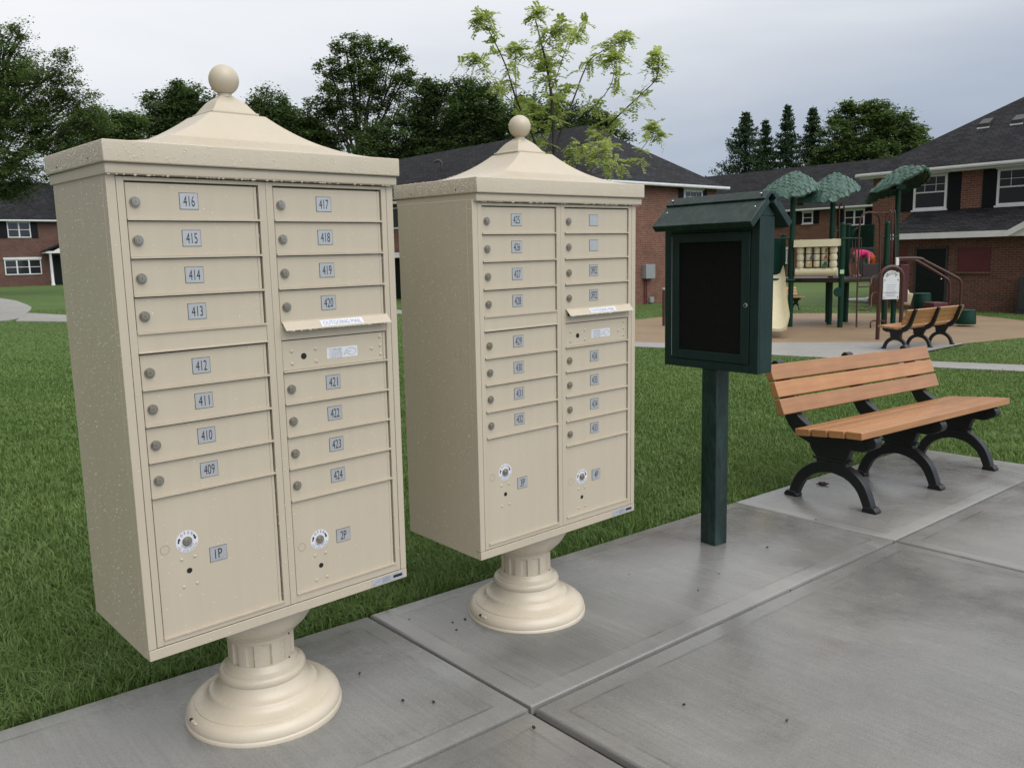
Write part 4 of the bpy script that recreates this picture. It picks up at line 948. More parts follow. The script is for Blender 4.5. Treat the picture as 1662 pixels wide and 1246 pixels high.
# middle house: hipped end towards the playground, long side running away to the left
PM = np.array([3.21, 32.75]); XM = U.copy(); GM = -.70
hM = house('brick house with hipped roof behind the farther mailbox', PM, 41.0, GM)
ezM = 4.34+.70
mb = MB(); mb.box(0, 8, 0, 28, -.4, ezM); mb.build('wall', M['brick'], hM, uv=True)
mb = MB()
ov = .35; w = 4+ov; sl_ = 2.65/4; rz = ezM+2.65; eb = rz-sl_*w
mb.add([(-ov, -ov, eb), (8+ov, -ov, eb), (8+ov, 28+ov, eb), (-ov, 28+ov, eb), (4, 4, rz), (4, 24, rz)], [(0, 1, 4), (1, 2, 5, 4), (2, 3, 5), (3, 0, 4, 5), (3, 2, 1, 0)])
rM = mb.build('roof', M['shingle'], hM, uv=True)
gutter(hM, [((-ov, -ov, eb-.10), (8+ov, -ov, eb-.10), 0), ((-ov, 28, eb-.10), (-ov, -ov-.002, eb-.10), 0)])
s0, s1, z0, z1 = rect(PM, XM, 0, 1109, 1139, 309, 347, GM); window(hM, s0, s1, z0, z1, 0, shut=(.30, .30))
# vent pipe on the long slope
d = ray(717, 275); k = sl_; A = np.array([0, 0, EYE]); lo, hi = 20, 90
f = lambda t: (A+d*t)[2] - (GM+ezM+k*((A+d*t)[:2]-PM) @ U)
for _ in range(60):
    m_ = (lo+hi)/2
    if f(lo)*f(m_) <= 0: hi = m_
    else: lo = m_
P = A+d*lo; lx, ly = (P[:2]-PM) @ U, (P[:2]-PM) @ V; zz = ezM+k*lx
mb = MB(); mb.tube([(lx, ly, zz-.1), (lx, ly, zz+.30), (lx-.03, ly+.03, zz+.40), (lx-.12, ly+.12, zz+.44), (lx-.25, ly+.25, zz+.38)], .06, 10); mb.build('vent_pipe', M['darkgrey'], rM, 50)
# openings on the long side, seen between the two mailboxes
fM = bpy.data.objects.new('side_openings', None)
def side_window(px, ya, yb, wdt):
    s0, z1 = on_wall(px, ya, PM, V); _, z0 = on_wall(px, yb, PM, V); return s0, z0-GM, z1-GM
s0, z0, z1 = side_window(640, 337, 372, 0)
e = MB()
def long_window(sa, sb, z0, z1, white=True):
    mb = MB(); mb.box(-.06, 0, sa, sb, z0, z1); o = mb.build('window', M['trim'], hM, bevel=.005); mb = MB(); mb.box(-.066, -.0605, sa+.08, sb-.08, z0+.08, z1-.08); mb.build('pane', M['glass'], o)
long_window(s0-.6, s0+.9, z0, z1)
s0, z0, z1 = side_window(645, 420, 481, 0)
mb = MB(); mb.box(-.05, -.001, s0-.7, s0+.7, -.05, z1); dM = mb.build('door', M['door_dark'], hM, bevel=.01)
mb = MB(); mb.box(-1.2, -.002, s0-1.2, s0+1.2, z1+.05, z1+.30); mb.build('canopy', M['trim'], dM)

# the wing behind the playground
PWg = np.array([9.1, 67.1]); XW = XR.copy(); GW = -.62
hW = house('long low brick wing at the back behind the playground roofs', PWg, -49.0, GW)
ezW = 4.12+.62
mb = MB(); mb.box(0, 26, 0, 9, -.4, ezW); mb.build('wall', M['brick'], hW, uv=True)
mb = MB(); eb = hip_roof(mb, 0, 26, 0, 9, ezW, 2.95, False, False, .35); mb.build('roof', M['shingle'], hW, uv=True)
gutter(hW, [((-.35, -.35, eb-.10), (26.3, -.35, eb-.10), 0)])
for (xa, xb, ya, yb, li, sh) in ((1303, 1320, 344, 363, 1, (.42, .38)), (1371, 1404, 340, 366, 2, (.45, .5)), (1248, 1272, 347, 368, 1, (.4, .4)), (1262, 1278, 405, 427, 1, (0, 0))):
    s0, s1, z0, z1 = rect(PWg, XW, 0, xa, xb, ya, yb, GW); window(hW, s0, s1, z0, z1, 0, li, False, True, True, sh)

# left house
XL = U.copy(); PL = np.array([-37.8, 62.0]) - XL*10; GL = .05
hL = house('brick house at far left with triple window and small white porch', PL, 41.0, GL)
ezL = 5.03
mb = MB(); mb.box(0, 27, 0, 9, -.5, ezL); mb.build('wall', M['brick_dark'], hL, uv=True)
mb = MB(); eb = hip_roof(mb, 0, 27, 0, 9, ezL, 2.95, False, False, .35); mb.build('roof', M['shingle'], hL, uv=True)
gutter(hL, [((-.35, -.35, eb-.10), (27.3, -.35, eb-.10), 0)])
s0, s1, z0, z1 = rect(PL, XL, 0, 10, 48, 360, 386, GL); window(hL, s0, s1, z0, z1, 0, 2, False, True, False, (.5, .45))
s0, s1, z0, z1 = rect(PL, XL, 0, 6, 66, 421, 446, GL); window(hL, s0, s1, z0, z1, 0, 3, False, True, False)
s0, _, _, zt = rect(PL, XL, -1.2, 74, 90, 411, 463, GL); sa, sb, _, _ = rect(PL, XL, -1.2, 80.5, 85.5, 420, 463, GL)
pz = zt
mb = MB(); mb.box(s0, s0+3.2, -1.25, -.002, pz, pz+.16); mb.prism([(s0+.55, pz+.161), (s0+3.2, pz+.161), (s0+2.0, pz+.95)], 'y', -1.2, -1.1); po = mb.build('porch_roof', M['trim'], hL)
mb = MB(); mb.add([(s0-.05, -1.3, pz+.18), (s0+2.0, -1.3, pz+1.05), (s0+2.0, 0, pz+1.05), (s0-.05, 0, pz+.18), (s0+3.6, -1.3, pz+.18), (s0+3.6, 0, pz+.18)], [(0, 1, 2, 3), (1, 4, 5, 2)]); g_ = mb.build('porch_shingles', M['shingle'], po, uv=True); sol = g_.modifiers.new('thick', 'SOLIDIFY'); sol.thickness = .08
mb = MB(); mb.lathe([(.13, -.2), (.13, .1), (.105, .14), (.095, pz-.1), (.12, pz-.06), (.12, pz-.001)], 16, (sa+.1, -1.08, 0)); mb.build('porch_column', M['trim'], hL, 40)
mb = MB(); mb.box(sa+.5, sa+2.0, -.06, -.001, 0, pz-.15); mb.build('door', M['door_dark'], hL)

# wall boxes, conduits
mb = MB(); s0, s1, z0, z1 = rect(PM, XM, 0, 1042, 1057, 429, 452, GM)
t = thing('meter_box', 'grey steel meter box with conduits on the brick house wall', 'utility box', (PM[0]+XM[0]*s0, PM[1]+XM[1]*s0, GM), (0, 0, PA))
mb = MB(); mb.box(0, s1-s0, -.22, -.003, z0, z1); mb.build('housing', M['steelgrey'], t, bevel=.01); mb = MB()
for dx in (.10, .22): mb.tube([(dx, -.06, z0), (dx, -.06, -.1)], .02, 8)
mb.build('conduit', M['board_red'], t, 60)
s0, s1, z0, z1 = rect(PM, XM, 0, 1052, 1058, 482, 489, GM)
t = thing('vent_box', 'small grey box at the foot of the brick wall below the meter', 'utility box', (PM[0]+XM[0]*s0, PM[1]+XM[1]*s0, GM), (0, 0, PA))
mb = MB(); mb.box(0, s1-s0, -.12, -.003, 0, z1); mb.build('housing', M['steelgrey'], t, bevel=.01); mb = MB(); mb.box(.03, s1-s0-.03, -.13, -.121, .05, z1-.05); mb.build('cover', M['steelgrey'], t)
s0, s1, z0, z1 = rect(PR, XR, -2.4, 1652, 1690, 449, 506, GR)
q = PR + XR*s0 - np.array([.755, .656])*2.4
t = thing('utility_cabinet', 'tall dark grey cabinet by the brick wall at right edge', 'cabinet', (q[0], q[1], GR), (0, 0, R(-49)))
mb = MB(); mb.box(0, .9, -.0, .5, -.1, z1); mb.build('housing', M['darkgrey'], t, bevel=.02); mb = MB(); mb.box(.06, .84, -.02, -.001, .1, z1-.1); mb.build('door', M['darkgrey'], t, bevel=.008)

# white downspout lying on the lawn
q0 = on_ground(1373, 489); q1 = on_ground(1406, 490.5)
t = thing('drain_pipe', 'white drain pipe lying on lawn behind the play deck', 'pipe', (q0[0], q0[1], q0[2]))
v = Vector((q1-q0)); mb = MB(); mb.tube([(0, 0, .06), tuple(v*.5+Vector((0, 0, .07))), tuple(v+Vector((0, 0, .08)))], [.045, .075, .085], 12); mb.build('pipe', M['trim'], t, 50)
mb = MB(); dv = v.normalized()*.14; mb.tube([tuple(v+Vector((0, 0, .08))), tuple(v+dv+Vector((0, 0, .08)))], .12, 14); mb.build('collar', M['trim'], t, 50)

# ------------------------------------------------------------------ playground
PLZ = -.62
def pg(px, py): return on_z(px, py, PLZ)
def zat(px, py, P):             # height of a pixel on the vertical through P
    return float(at(px, py, P[1])[2])
play = thing('play_structure', 'green and brown playground climbing structure with three leaf shaped roofs', 'play structure', (9.0, 21.0, PLZ))
PO3 = np.array([9.0, 21.0, PLZ])
def L3(P): return tuple(np.asarray(P, float)-PO3)
P1, P2, P3, P4, P5, P6 = pg(1282, 529), pg(1345.5, 525), pg(1363, 530), pg(1372, 521), pg(1449, 523), pg(1434, 527)
P0 = pg(1268, 527)
# put everything on the same ground, tops from the photo
def post(P, top_y, px, cap=False):
    z = zat(px, top_y, P); mb = MB(); x, y, _ = L3(P); prof = [(.066, -.05), (.066, z-PLZ)]
    if cap: prof = [(.066, -.05), (.066, z-PLZ-.06), (.074, z-PLZ-.06), (.074, z-PLZ-.03), (.06, z-PLZ), (.03, z-PLZ+.02)]
    mb.lathe(prof, 16, (x, y, 0)); o = mb.build('post', M['play_green'], play, 40)
    if not cap: return o, z
    return o, z
post(P1, 305, 1285); post(P2, 312, 1351); post(P5, 300, 1456)
post(P3, 362, 1367, True); post(P4, 364, 1373, True); post(P6, 360, 1432, True); post(P0, 381, 1269, True)
def leaf_roof(label_px, apex, left, right, P, seed, fdrop=.62, bdrop=.62):
    """drooping scalloped leaf roof: ridge runs left-right with a low left tip and higher right tip"""
    rg = random.Random(seed); Yc = P[1]
    A = at(*apex, Yc); Lp = at(*left, Yc-.25); Rp = at(*right, Yc+.25); n = 26; m = 15
    ax = Vector(Rp-Lp); mb = MB(); vs = []
    perp = Vector((-ax.y, ax.x, 0)).normalized()
    for i in range(n+1):
        t = i/n; base = Vector(Lp)+ax*t; ta = Vector(A-Lp).dot(ax)/ax.length_squared
        # ridge curve
        lift = Vector(A).z - (Lp[2]+ax.z*ta); k = t/ta if t < ta else (1-t)/(1-ta)
        ridge = base.z + lift*(.62*min(1, k)+.38*math.sin(min(1, k)*math.pi/2))
        half = .80*math.sin(math.pi*min(max(t, .0), 1))**.8+.02
        for j in range(m+1):
            s = -1+2*j/m; w = half*s
            scal = .012*abs(math.sin(i*1.3+j*2.1))+.012*rg.random(); drop = (fdrop if s < 0 else bdrop)*abs(s)**1.35*half + scal*(1 if abs(s) < 1 else 3.5)
            p = base + perp*w; vs.append((p.x-PO3[0], p.y-PO3[1], ridge-drop-PLZ+.012*math.sin(i*1.9)*math.cos(j*1.7)))
    fs = [(i*(m+1)+j, i*(m+1)+j+1, (i+1)*(m+1)+j+1, (i+1)*(m+1)+j) for i in range(n) for j in range(m)]
    mb.add(vs, fs); o = mb.build('leaf_roof', [M['play_teal'], M['play_panel']], play)
    sol = o.modifiers.new('thick', 'SOLIDIFY'); sol.thickness = .05; sol.offset = -1; sol.material_offset = 1
    # stepped leaf shingles on top
    sh = MB()
    for i in range(1, n-1):
        for j in range(m):
            if (i+j) % 2: continue
            a, b, c, d_ = [Vector(vs[k]) for k in (i*(m+1)+j, i*(m+1)+j+1, (i+1)*(m+1)+j+1, (i+1)*(m+1)+j)]
            up = Vector((0, 0, .012)); sh.add([a+up*.3, b+up*.3, c+up*1.2, d_+up*1.2], [(0, 1, 2, 3)])
    so = sh.build('leaf_shingles', M['play_teal'], o); s2 = so.modifiers.new('thick', 'SOLIDIFY'); s2.thickness = .012
    c = L3(P); zt = zat(px_c(P), apex[1]+33, P)-PLZ; mb = MB(); mb.box(c[0]-.13, c[0]+.13, c[1]-.13, c[1]+.13, zt-.10, zt+.05); mb.build('roof_bracket', M['play_panel'], play, bevel=.02)
def px_c(P):
    d = np.asarray(P)-np.array([0, 0, EYE]); return PW/2+FPX*(d@RT)/(d@FW)
leaf_roof(0, (1288, 276), (1234, 312), (1327, 298), P1, 1)
leaf_roof(1, (1353, 279), (1293, 322), (1393, 300), P2, 2)
leaf_roof(2, (1460, 269), (1411, 312), (1503, 293), P5, 3, .10, .85)
# decks
zd = zat(1343, 452, P3)-PLZ
cA = [L3(P0), L3(P3), L3(P4), L3(P2)]
mb = MB()
dk = [L3(P0)[:2], L3(P3)[:2], (L3(P6)[0]+.05, L3(P6)[1]-.05), (L3(P5)[0], L3(P5)[1]+.9), (L3(P4)[0]+.2, L3(P4)[1]+.9), (L3(P1)[0]-.1, L3(P1)[1]+1.4)]
mb.prism(dk, 'z', zd-.11, zd); mb.build('deck', M['deck'], play, bevel=.01)
# cream activity panel with three columns of turning tiles
pl0, pl1 = at(1293, 447, P1[1]-.10), at(1357.5, 447, P3[1]-.10); ex = Vector((pl1[0]-pl0[0], pl1[1]-pl0[1], 0)); wL = ex.length; ang = math.atan2(ex.y, ex.x)
pz0 = float(pl0[2]); pz1 = zat(1325, 390, (0, (pl0[1]+pl1[1])/2, 0)); hh = pz1-pz0
pan = MB(); 
for xa, xb in ((0, .17), (wL-.17, wL)):
    for k in range(5): pan.lathe([(.03, 0), (.085, .03), (.10, .10), (.085, .17), (.03, .2)], 12, ((xa+xb)/2, 0, hh*k/5), 0, capt=True)
    pan.box(xa+.02, xb-.02, -.04, .04, .0, hh)
pan.tube([(-.02, 0, .08), (wL+.02, 0, .08)], .105, 14); pan.prism([(-.16, hh-.16), (-.12, hh+.02), (.12, hh+.02), (.16, hh-.16), (.0, hh-.14)], 'x', -.06, wL+.06)
pm = Matrix.Translation(Vector(L3((pl0[0], pl0[1], pz0)))) @ Matrix.Rotation(ang, 4, 'Z')
po = pan.build('activity_panel', M['cream'], play, 45); po.matrix_local = pm
x0, x1, zz0, zz1 = .20, wL-.20, .20, hh-.17
mb = MB(); mb.box(x0-.03, x1+.03, .03, .05, zz0-.03, zz1+.03); mb.tube([(x0-.02, 0, zz0-.02), (x1+.02, 0, zz0-.02)], .018, 6); mb.tube([(x0-.02, 0, zz0-.02), (x0-.02, 0, zz1)], .02, 6); mb.tube([(x1+.02, 0, zz0-.02), (x1+.02, 0, zz1)], .02, 6)
tf = mb.build('tile_frame', M['deck'], po, 50)
cw = (x1-x0)/3; ch = (zz1-zz0)/3
for i in range(3):
    for j in range(3):
        mb = MB(); mb.lathe([(cw*.40, .01), (cw*.42, .02), (cw*.42, ch-.02), (cw*.40, ch-.01)], 14, (x0+cw*(i+.5), 0, zz0+ch*j)); mb.build('turning_tile', M['cream'], po, 50)
def token(i, j, mat, pts):
    mb = MB(); cx, cz = x0+cw*(i+.5), zz0+ch*(j+.5); mb.prism([(cx+p*cw, cz+q_*ch) for p, q_ in pts], 'y', -cw*.44-.02, -cw*.40); mb.build('tile_picture', mat, po)
token(0, 1, M['blue'], [(.25, -.35), (.32, .1), (.42, .38), (.58, .38), (.68, .1), (.75, -.35), (.58, -.2), (.42, -.2)]); token(0, 0, M['yellow'], [(.2, -.2), (.25, .25), (.45, .35), (.5, -.15)])
token(2, 2, M['brown_t'], [(.2, -.3), (.15, .0), (.25, .35), (.42, .2), (.38, -.3)]); token(2, 1, M['brown_t'], [(.0, -.35), (.2, .3), (.42, .35), (.42, -.35), (.25, -.15)]); token(2, 0, M['green_t'], [(-.2, -.35), (-.15, -.1), (-.02, .0), (.02, .35), (.42, .35), (.42, -.35)]); token(1, 2, M['deck'], [(-.45, -.3), (-.45, .3), (-.3, .2), (-.25, -.1)])
# green wall panels
def wallpanel(pa, pb, ytop, ybot, off=0, mat='play_panel', name='wall_panel'):
    a, b = np.array(pa), np.array(pb); zt = zat(px_c((a+b)/2), ytop, (a+b)/2)-PLZ; zb = zat(px_c((a+b)/2), ybot, (a+b)/2)-PLZ
    d = (b-a)[:2]; n = np.array([-d[1], d[0]])/np.hypot(*d)*.02; a_, b_ = np.array(L3(a)), np.array(L3(b))
    mb = MB(); mb.prism([(a_[0]-n[0], a_[1]-n[1]), (b_[0]-n[0], b_[1]-n[1]), (b_[0]+n[0], b_[1]+n[1]), (a_[0]+n[0], a_[1]+n[1])], 'z', zb, zt); return mb.build(name, M[mat], play, bevel=.008)
PB1, PB2 = P4+np.array([.05, .9, 0]), P6+np.array([.1, 1.0, 0])
wallpanel(PB1, PB2, 366, 402); wallpanel(PB2-np.array([.45, .15, 0]), PB2, 402.5, 450); wallpanel(PB1, PB1+np.array([.12, 0, 0]), 402.5, 450)
wallpanel(P0-np.array([.28, .1, 0]), P0, 386, 450); wallpanel(P1+np.array([-.02, .2, 0]), P1+np.array([.12, .2, 0]), 388, 450)
wallpanel(P6-np.array([.55, -.1, 0]), P6-np.array([.06, -.1, 0]), 428, 452, 0, 'deck', 'toe_panel')
# round hood over the tube entrance
c = np.array(L3((PB1+PB2)/2)); zt = zat(1404, 383, (PB1+PB2)/2)-PLZ; mb = MB()
arcp = [(c[0]+.12+.22*math.cos(R(a)), c[1]-.10, zt+.22*math.sin(R(a))) for a in range(0, 181, 15)]; mb.tube(arcp, .05, 8); mb.ball((c[0]+.12, c[1]+.02, zt-.05), .2, 14, 0, (1, .3, 1)); mb.build('tube_hood', M['play_panel'], play, 60)
# rails
def pipe(pts, r=.024, mat='play_brown', name='rail', base=None): 
    mb = MB(); mb.tube([L3(p) for p in pts], r, 8); return mb.build(name, M[mat], play, 60)
def sm(pts, n=30): return [np.array(q) for q in spline3(pts, n)]
def spline3(pts, n):
    P = np.array(pts, float); m = len(P); out = []
    for i in range(m-1):
        p0, p1, p2, p3 = P[max(i-1, 0)], P[i], P[i+1], P[min(i+2, m-1)]
        for k in range(max(2, n//(m-1))):
            t = k/max(2, n//(m-1)); out.append(.5*((2*p1)+(-p0+p2)*t+(2*p0-5*p1+4*p2-p3)*t*t+(-p0+3*p1-3*p2+p3)*t**3))
    out.append(P[-1]); return out
yF = P3[1]-.05; yB = P6[1]
pipe([at(1366, 387, yF), at(1398, 387, yF)], .02, 'play_green'); pipe([at(1246, 387, P1[1]), at(1284, 387, P1[1])], .02, 'play_green'); pipe([at(1246, 453, P1[1]-.1), at(1290, 455, P1[1]-.1)], .03, 'play_green')
pipe([at(1430, 385, yB), at(1459, 384, yB)], .02, 'play_green'); pipe([at(1346, 375, P2[1]), at(1366, 375, P2[1])], .02, 'play_green')
# loop climber in front of the deck
yl = P3[1]-.55
pipe(sm([at(1390, 531, yl), at(1391, 480, yl), at(1393, 430, yl), at(1395, 372, yl), at(1398, 352, yl), at(1408, 345, yl), at(1418, 346, yl), at(1426, 352, yl+.3), at(1428, 372, yl+.5), at(1428, 450, yl+.5)], 60), .022, name='climber_rail')
for yy, yy2 in ((465, 457), (502, 484)): pipe(sm([at(1391, yy, yl), at(1408, yy, yl), at(1413, yy-4, yl+.1), at(1415, yy2-6, yl+.25), at(1421, yy2-9, yl+.4), at(1426, yy2-9, yl+.5)], 30), .02, name='climber_rung')
pipe(sm([at(1413, 532, yl), at(1413, 524, yl), at(1417, 520.5, yl+.1), at(1428, 520.5, yl+.3), at(1437, 521, yl+.5)], 24), .02, name='climber_rung')
pipe([at(1438, 528, yl+.5), at(1440, 470, yl+.5), at(1441, 452, yl+.5)], .022, name='climber_rail'); pipe([at(1341, 523, P2[1]+.1), at(1342, 458, P2[1]+.1)], .03, 'play_green', 'support_pole')
pipe(sm([at(1362, 420, P2[1]), at(1362, 345, P2[1]), at(1363, 335, P2[1]), at(1367, 332, P2[1]), at(1370, 337, P2[1]), at(1370, 360, P2[1])], 30), .022, name='hoop')
for dx in (0, 6): pipe(sm([at(1437+dx, 455, yB), at(1438+dx, 372, yB), at(1439+dx, 350, yB), at(1443+dx, 345.5, yB), at(1447+dx, 352, yB), at(1447+dx, 455, yB)], 36), .022, name='hoop')
pipe([at(1408, 345, yl), at(1443, 345.5, yB)], .022, name='rail')
for xx in (1383, 1388, 1397.5): pipe([at(xx, 452, yF+.02), at(xx+.5, 388, yF+.02)], .012, 'play_brown', 'barrier_bar')
mb = MB(); c = L3(at(1366.5, 441, P3[1]-.075)); mb.box(c[0]-.05, c[0]+.05, c[1]-.01, c[1]+.0, c[2]-.05, c[2]+.05); mb.build('sticker', M['lime'], play)
mb = MB(); c = L3(P3); mb.disc((c[0]-.08, c[1]-.02, zat(1360, 474, P3)-PLZ), .12, '-y', .05, 18); mb.build('wheel', M['play_panel'], play, 50)
# stair handrails to the right, with red treads behind the bench
yh = P5[1]-.9
A0, A1, A2, A3 = at(1456, 421.5, yh), at(1490, 420.5, yh), at(1537, 451, yh), at(1541, 500, yh)
rail1 = sm([at(1456, 423, yh+.4), at(1480, 422, yh+.4), at(1493, 426, yh+.4), at(1533, 450, yh+.4), at(1540, 457, yh+.4), at(1541.5, 470, yh+.4), at(1540, 505, yh+.4)], 60)
rail2 = sm([at(1458, 419.5, yh), at(1492, 419.5, yh), at(1506, 426, yh), at(1550, 449, yh), at(1558.5, 456, yh), at(1560, 468, yh), at(1557, 524, yh)], 60)
pipe(rail1, .036, name='handrail'); pipe(rail2, .036, name='handrail')
mb = MB(); c = L3(at(1456, 424.5, yh)); mb.box(c[0]-.04, c[0]+.04, c[1]-.03, c[1]+.03, c[2]-.10, c[2]+.10); mb.build('end_plate', M['trim'], play, bevel=.01)
for k, (pa, pb) in enumerate((((1514, 491.5), (1538, 491.5)), ((1520, 504), (1548, 504)))):
    a, b = L3(at(*pa, yh+.1)), L3(at(*pb, yh+.1)); mb = MB(); mb.box(a[0], b[0], a[1]-.05, a[1]+.5, a[2]-.12, a[2]); mb.build('tread', M['board_red' if k < 2 else 'deck'], play, bevel=.01)
a = L3(at(1467, 456, P5[1]-.2)); mb = MB(); mb.box(a[0]-.1, a[0]+.12, a[1], a[1]+.06, a[2]-.55, a[2]+.42); mb.build('side_panel', M['board_red'], play, bevel=.01)
# slides
def slide(name, pts, wdt, mat='cream'):
    mb = MB(); P = [np.array(L3(p)) for p in spline3(pts, 30)]; n = len(P); prof = [(-1, .24), (-.96, .27), (-.9, .22), (-.72, .05), (-.4, 0), (0, -.01), (.4, 0), (.72, .05), (.9, .22), (.96, .27), (1, .24), (.8, -.02), (.4, -.06), (-.4, -.06), (-.8, -.02)]
    vs = []; k = len(prof)
    for i, p in enumerate(P):
        d = P[min(i+1, n-1)]-P[max(i-1, 0)]; d = Vector(d).normalized(); s = d.cross(Vector((0, 0, 1))).normalized(); u = s.cross(d)
        for a, b in prof: vs.append(Vector(p)+s*a*wdt+u*b)
    fs = [(i*k+j, i*k+(j+1) % k, (i+1)*k+(j+1) % k, (i+1)*k+j) for i in range(n-1) for j in range(k)] + [tuple(range(k))[::-1], tuple(range((n-1)*k, n*k))]
    mb.add(vs, fs); return mb.build(name, M[mat], play, 50)
slide('slide', [at(1254, 446, P1[1]+.2), at(1256, 460, P1[1]-.25), at(1258, 490, P1[1]-.9), at(1261, 515, P1[1]-1.6), at(1262, 525, P1[1]-2.3), at(1261, 533, P1[1]-2.9)], .26)
slide('slide', [at(1440, 450, P5[1]+1.6), at(1450, 470, P5[1]+1.7), at(1462, 488, P5[1]+1.7), at(1478, 492, P5[1]+1.6)], .22)

# child bending over on the deck
def child():
    zc = PLZ+zd; Pc = at(1392, 449, P3[1]+.45); s = 1.0
    t = thing('person', 'child in pink top bending forward on the play deck behind the bars', 'person', (Pc[0], Pc[1], zc), (0, 0, R(8)))
    me = bpy.data.meshes.new('body')
    J = dict(hip=(-.06, 0, .56), w=(.02, 0, .63), chest=(.16, 0, .66), neck=(.26, 0, .60), head=(.33, 0, .51), crown=(.36, 0, .42),
             hl=(-.10, -.07, .54), kl=(-.08, -.09, .30), al=(-.04, -.09, .05), fl=(.07, -.09, .025), hr=(-.10, .07, .54), kr=(-.16, .09, .30), ar=(-.15, .09, .05), fr=(-.04, .10, .025),
             sl=(.20, -.11, .61), el=(.20, -.15, .40), wl=(.20, -.13, .24), ml=(.215, -.12, .17), srr=(.20, .11, .61), er=(.22, .15, .42), wr=(.26, .12, .26), mr=(.27, .11, .19))
    rad = dict(hip=.10, w=.095, chest=.10, neck=.042, head=.075, crown=.06, hl=.072, kl=.046, al=.03, fl=.024, hr=.072, kr=.046, ar=.03, fr=.024, sl=.045, el=.032, wl=.024, ml=.02, srr=.045, er=.032, wr=.024, mr=.02)
    ks = list(J); E = [('hip', 'w'), ('w', 'chest'), ('chest', 'neck'), ('neck', 'head'), ('head', 'crown'), ('hip', 'hl'), ('hl', 'kl'), ('kl', 'al'), ('al', 'fl'), ('hip', 'hr'), ('hr', 'kr'), ('kr', 'ar'), ('ar', 'fr'), ('chest', 'sl'), ('sl', 'el'), ('el', 'wl'), ('wl', 'ml'), ('chest', 'srr'), ('srr', 'er'), ('er', 'wr'), ('wr', 'mr')]
    me.from_pydata([J[k] for k in ks], [(ks.index(a), ks.index(b)) for a, b in E], []); o = bpy.data.objects.new('body', me); COL.objects.link(o)
    sk = o.modifiers.new('skin', 'SKIN'); sv = me.skin_vertices[0].data
    for i, k in enumerate(ks): sv[i].radius = (rad[k], rad[k]); sv[i].use_root = (k == 'hip')
    o.modifiers.new('sub', 'SUBSURF').levels = 2; o.modifiers['sub'].render_levels = 2
    dg = bpy.context.evaluated_depsgraph_get(); m2 = bpy.data.meshes.new_from_object(o.evaluated_get(dg)); bpy.data.objects.remove(o)
    m2.materials.clear()
    for k in ('skin', 'pink', 'shorts'): m2.materials.append(M[k])
    m2.polygons.foreach_set('use_smooth', [True]*len(m2.polygons))
    b = link('body', m2, t)
    # clothes as shells just outside the body
    def shell(name, test, mat, off):
        bm = bmesh.new(); bm.from_mesh(m2); bm.normal_update()
        for v in bm.verts: v.co += v.normal*off
        bmesh.ops.delete(bm, geom=[f for f in bm.faces if not test(f.calc_center_median())], context='FACES'); me2 = bpy.data.meshes.new(name); bm.to_mesh(me2); bm.free()
        me2.materials.clear(); me2.materials.append(M[mat]); me2.polygons.foreach_set('material_index', [0]*len(me2.polygons)); return link(name, me2, t)
    shell('top', lambda c: c.x > -.12 and c.z > .50 and c.x < .24, 'pink', .012); shell('shorts', lambda c: c.z > .36 and c.x < -.02 and c.z < .60, 'shorts', .010)
    mb = MB(); mb.ball((.345, 0, .48), .098, 16, 0, (.95, 1, 1.1)); mb.tube([(.30, 0, .60), (.37, 0, .50), (.38, 0, .36), (.37, 0, .27)], [.06, .085, .07, .02], 10); mb.build('hair', M['orange_hair'], t, 70)
    for sy in (-1, 1):
        for k in range(5):
            pass
    return t
child()

# bongo drums / stepping pods
for (px, yt, yb, wpx, lab, stem) in ((1494.5, 477, 497, 27, 'dark green play drum on a stem in front of the dark door', True), (1567, 504, 527, 29, 'low dark green play drum on the rubber right of the far bench', False)):
    Pd = pg(px, 527 if not stem else 520); Y = Pd[1]; r = wpx/2/FPX*Y; z1 = float(at(px, yt, Y)[2]); z0 = float(at(px, yb, Y)[2])
    t = thing('play_drum', lab, 'play drum', (Pd[0], Y, PLZ)); mb = MB(); a, b = z0-PLZ, z1-PLZ
    if not stem: a = .02
    mb.lathe([(r*1.02, a), (r*1.06, a+.02), (r*1.02, (a+b)/2), (r*.96, b-.03), (r*.93, b)], 28); mb.build('shell', M['play_panel'], t, 40)
    mb = MB(); mb.lathe([(r*.95, b-.02), (r*.97, b+.012), (r*.90, b+.022), (.02, b+.024)], 28); mb.build('skin', M['play_panel'], t, 40)
    if stem: mb = MB(); mb.lathe([(.05, -.05), (.05, a+.01)], 12); mb.build('stem', M['play_brown'], t, 60)
# thin brown post left of the message board
q = pg(1077, 528); t = thing('play_post', 'slim brown post on the rubber just left of message board', 'post', (q[0], q[1], PLZ)); zz = zat(1078, 470, q)-PLZ
mb = MB(); mb.lathe([(.035, -.05), (.035, zz)], 12); mb.build('pole', M['play_brown'], t, 60); mb = MB(); mb.ball((0, 0, zz+.01), .045, 10); mb.build('cap', M['steelgrey'], t, 60)

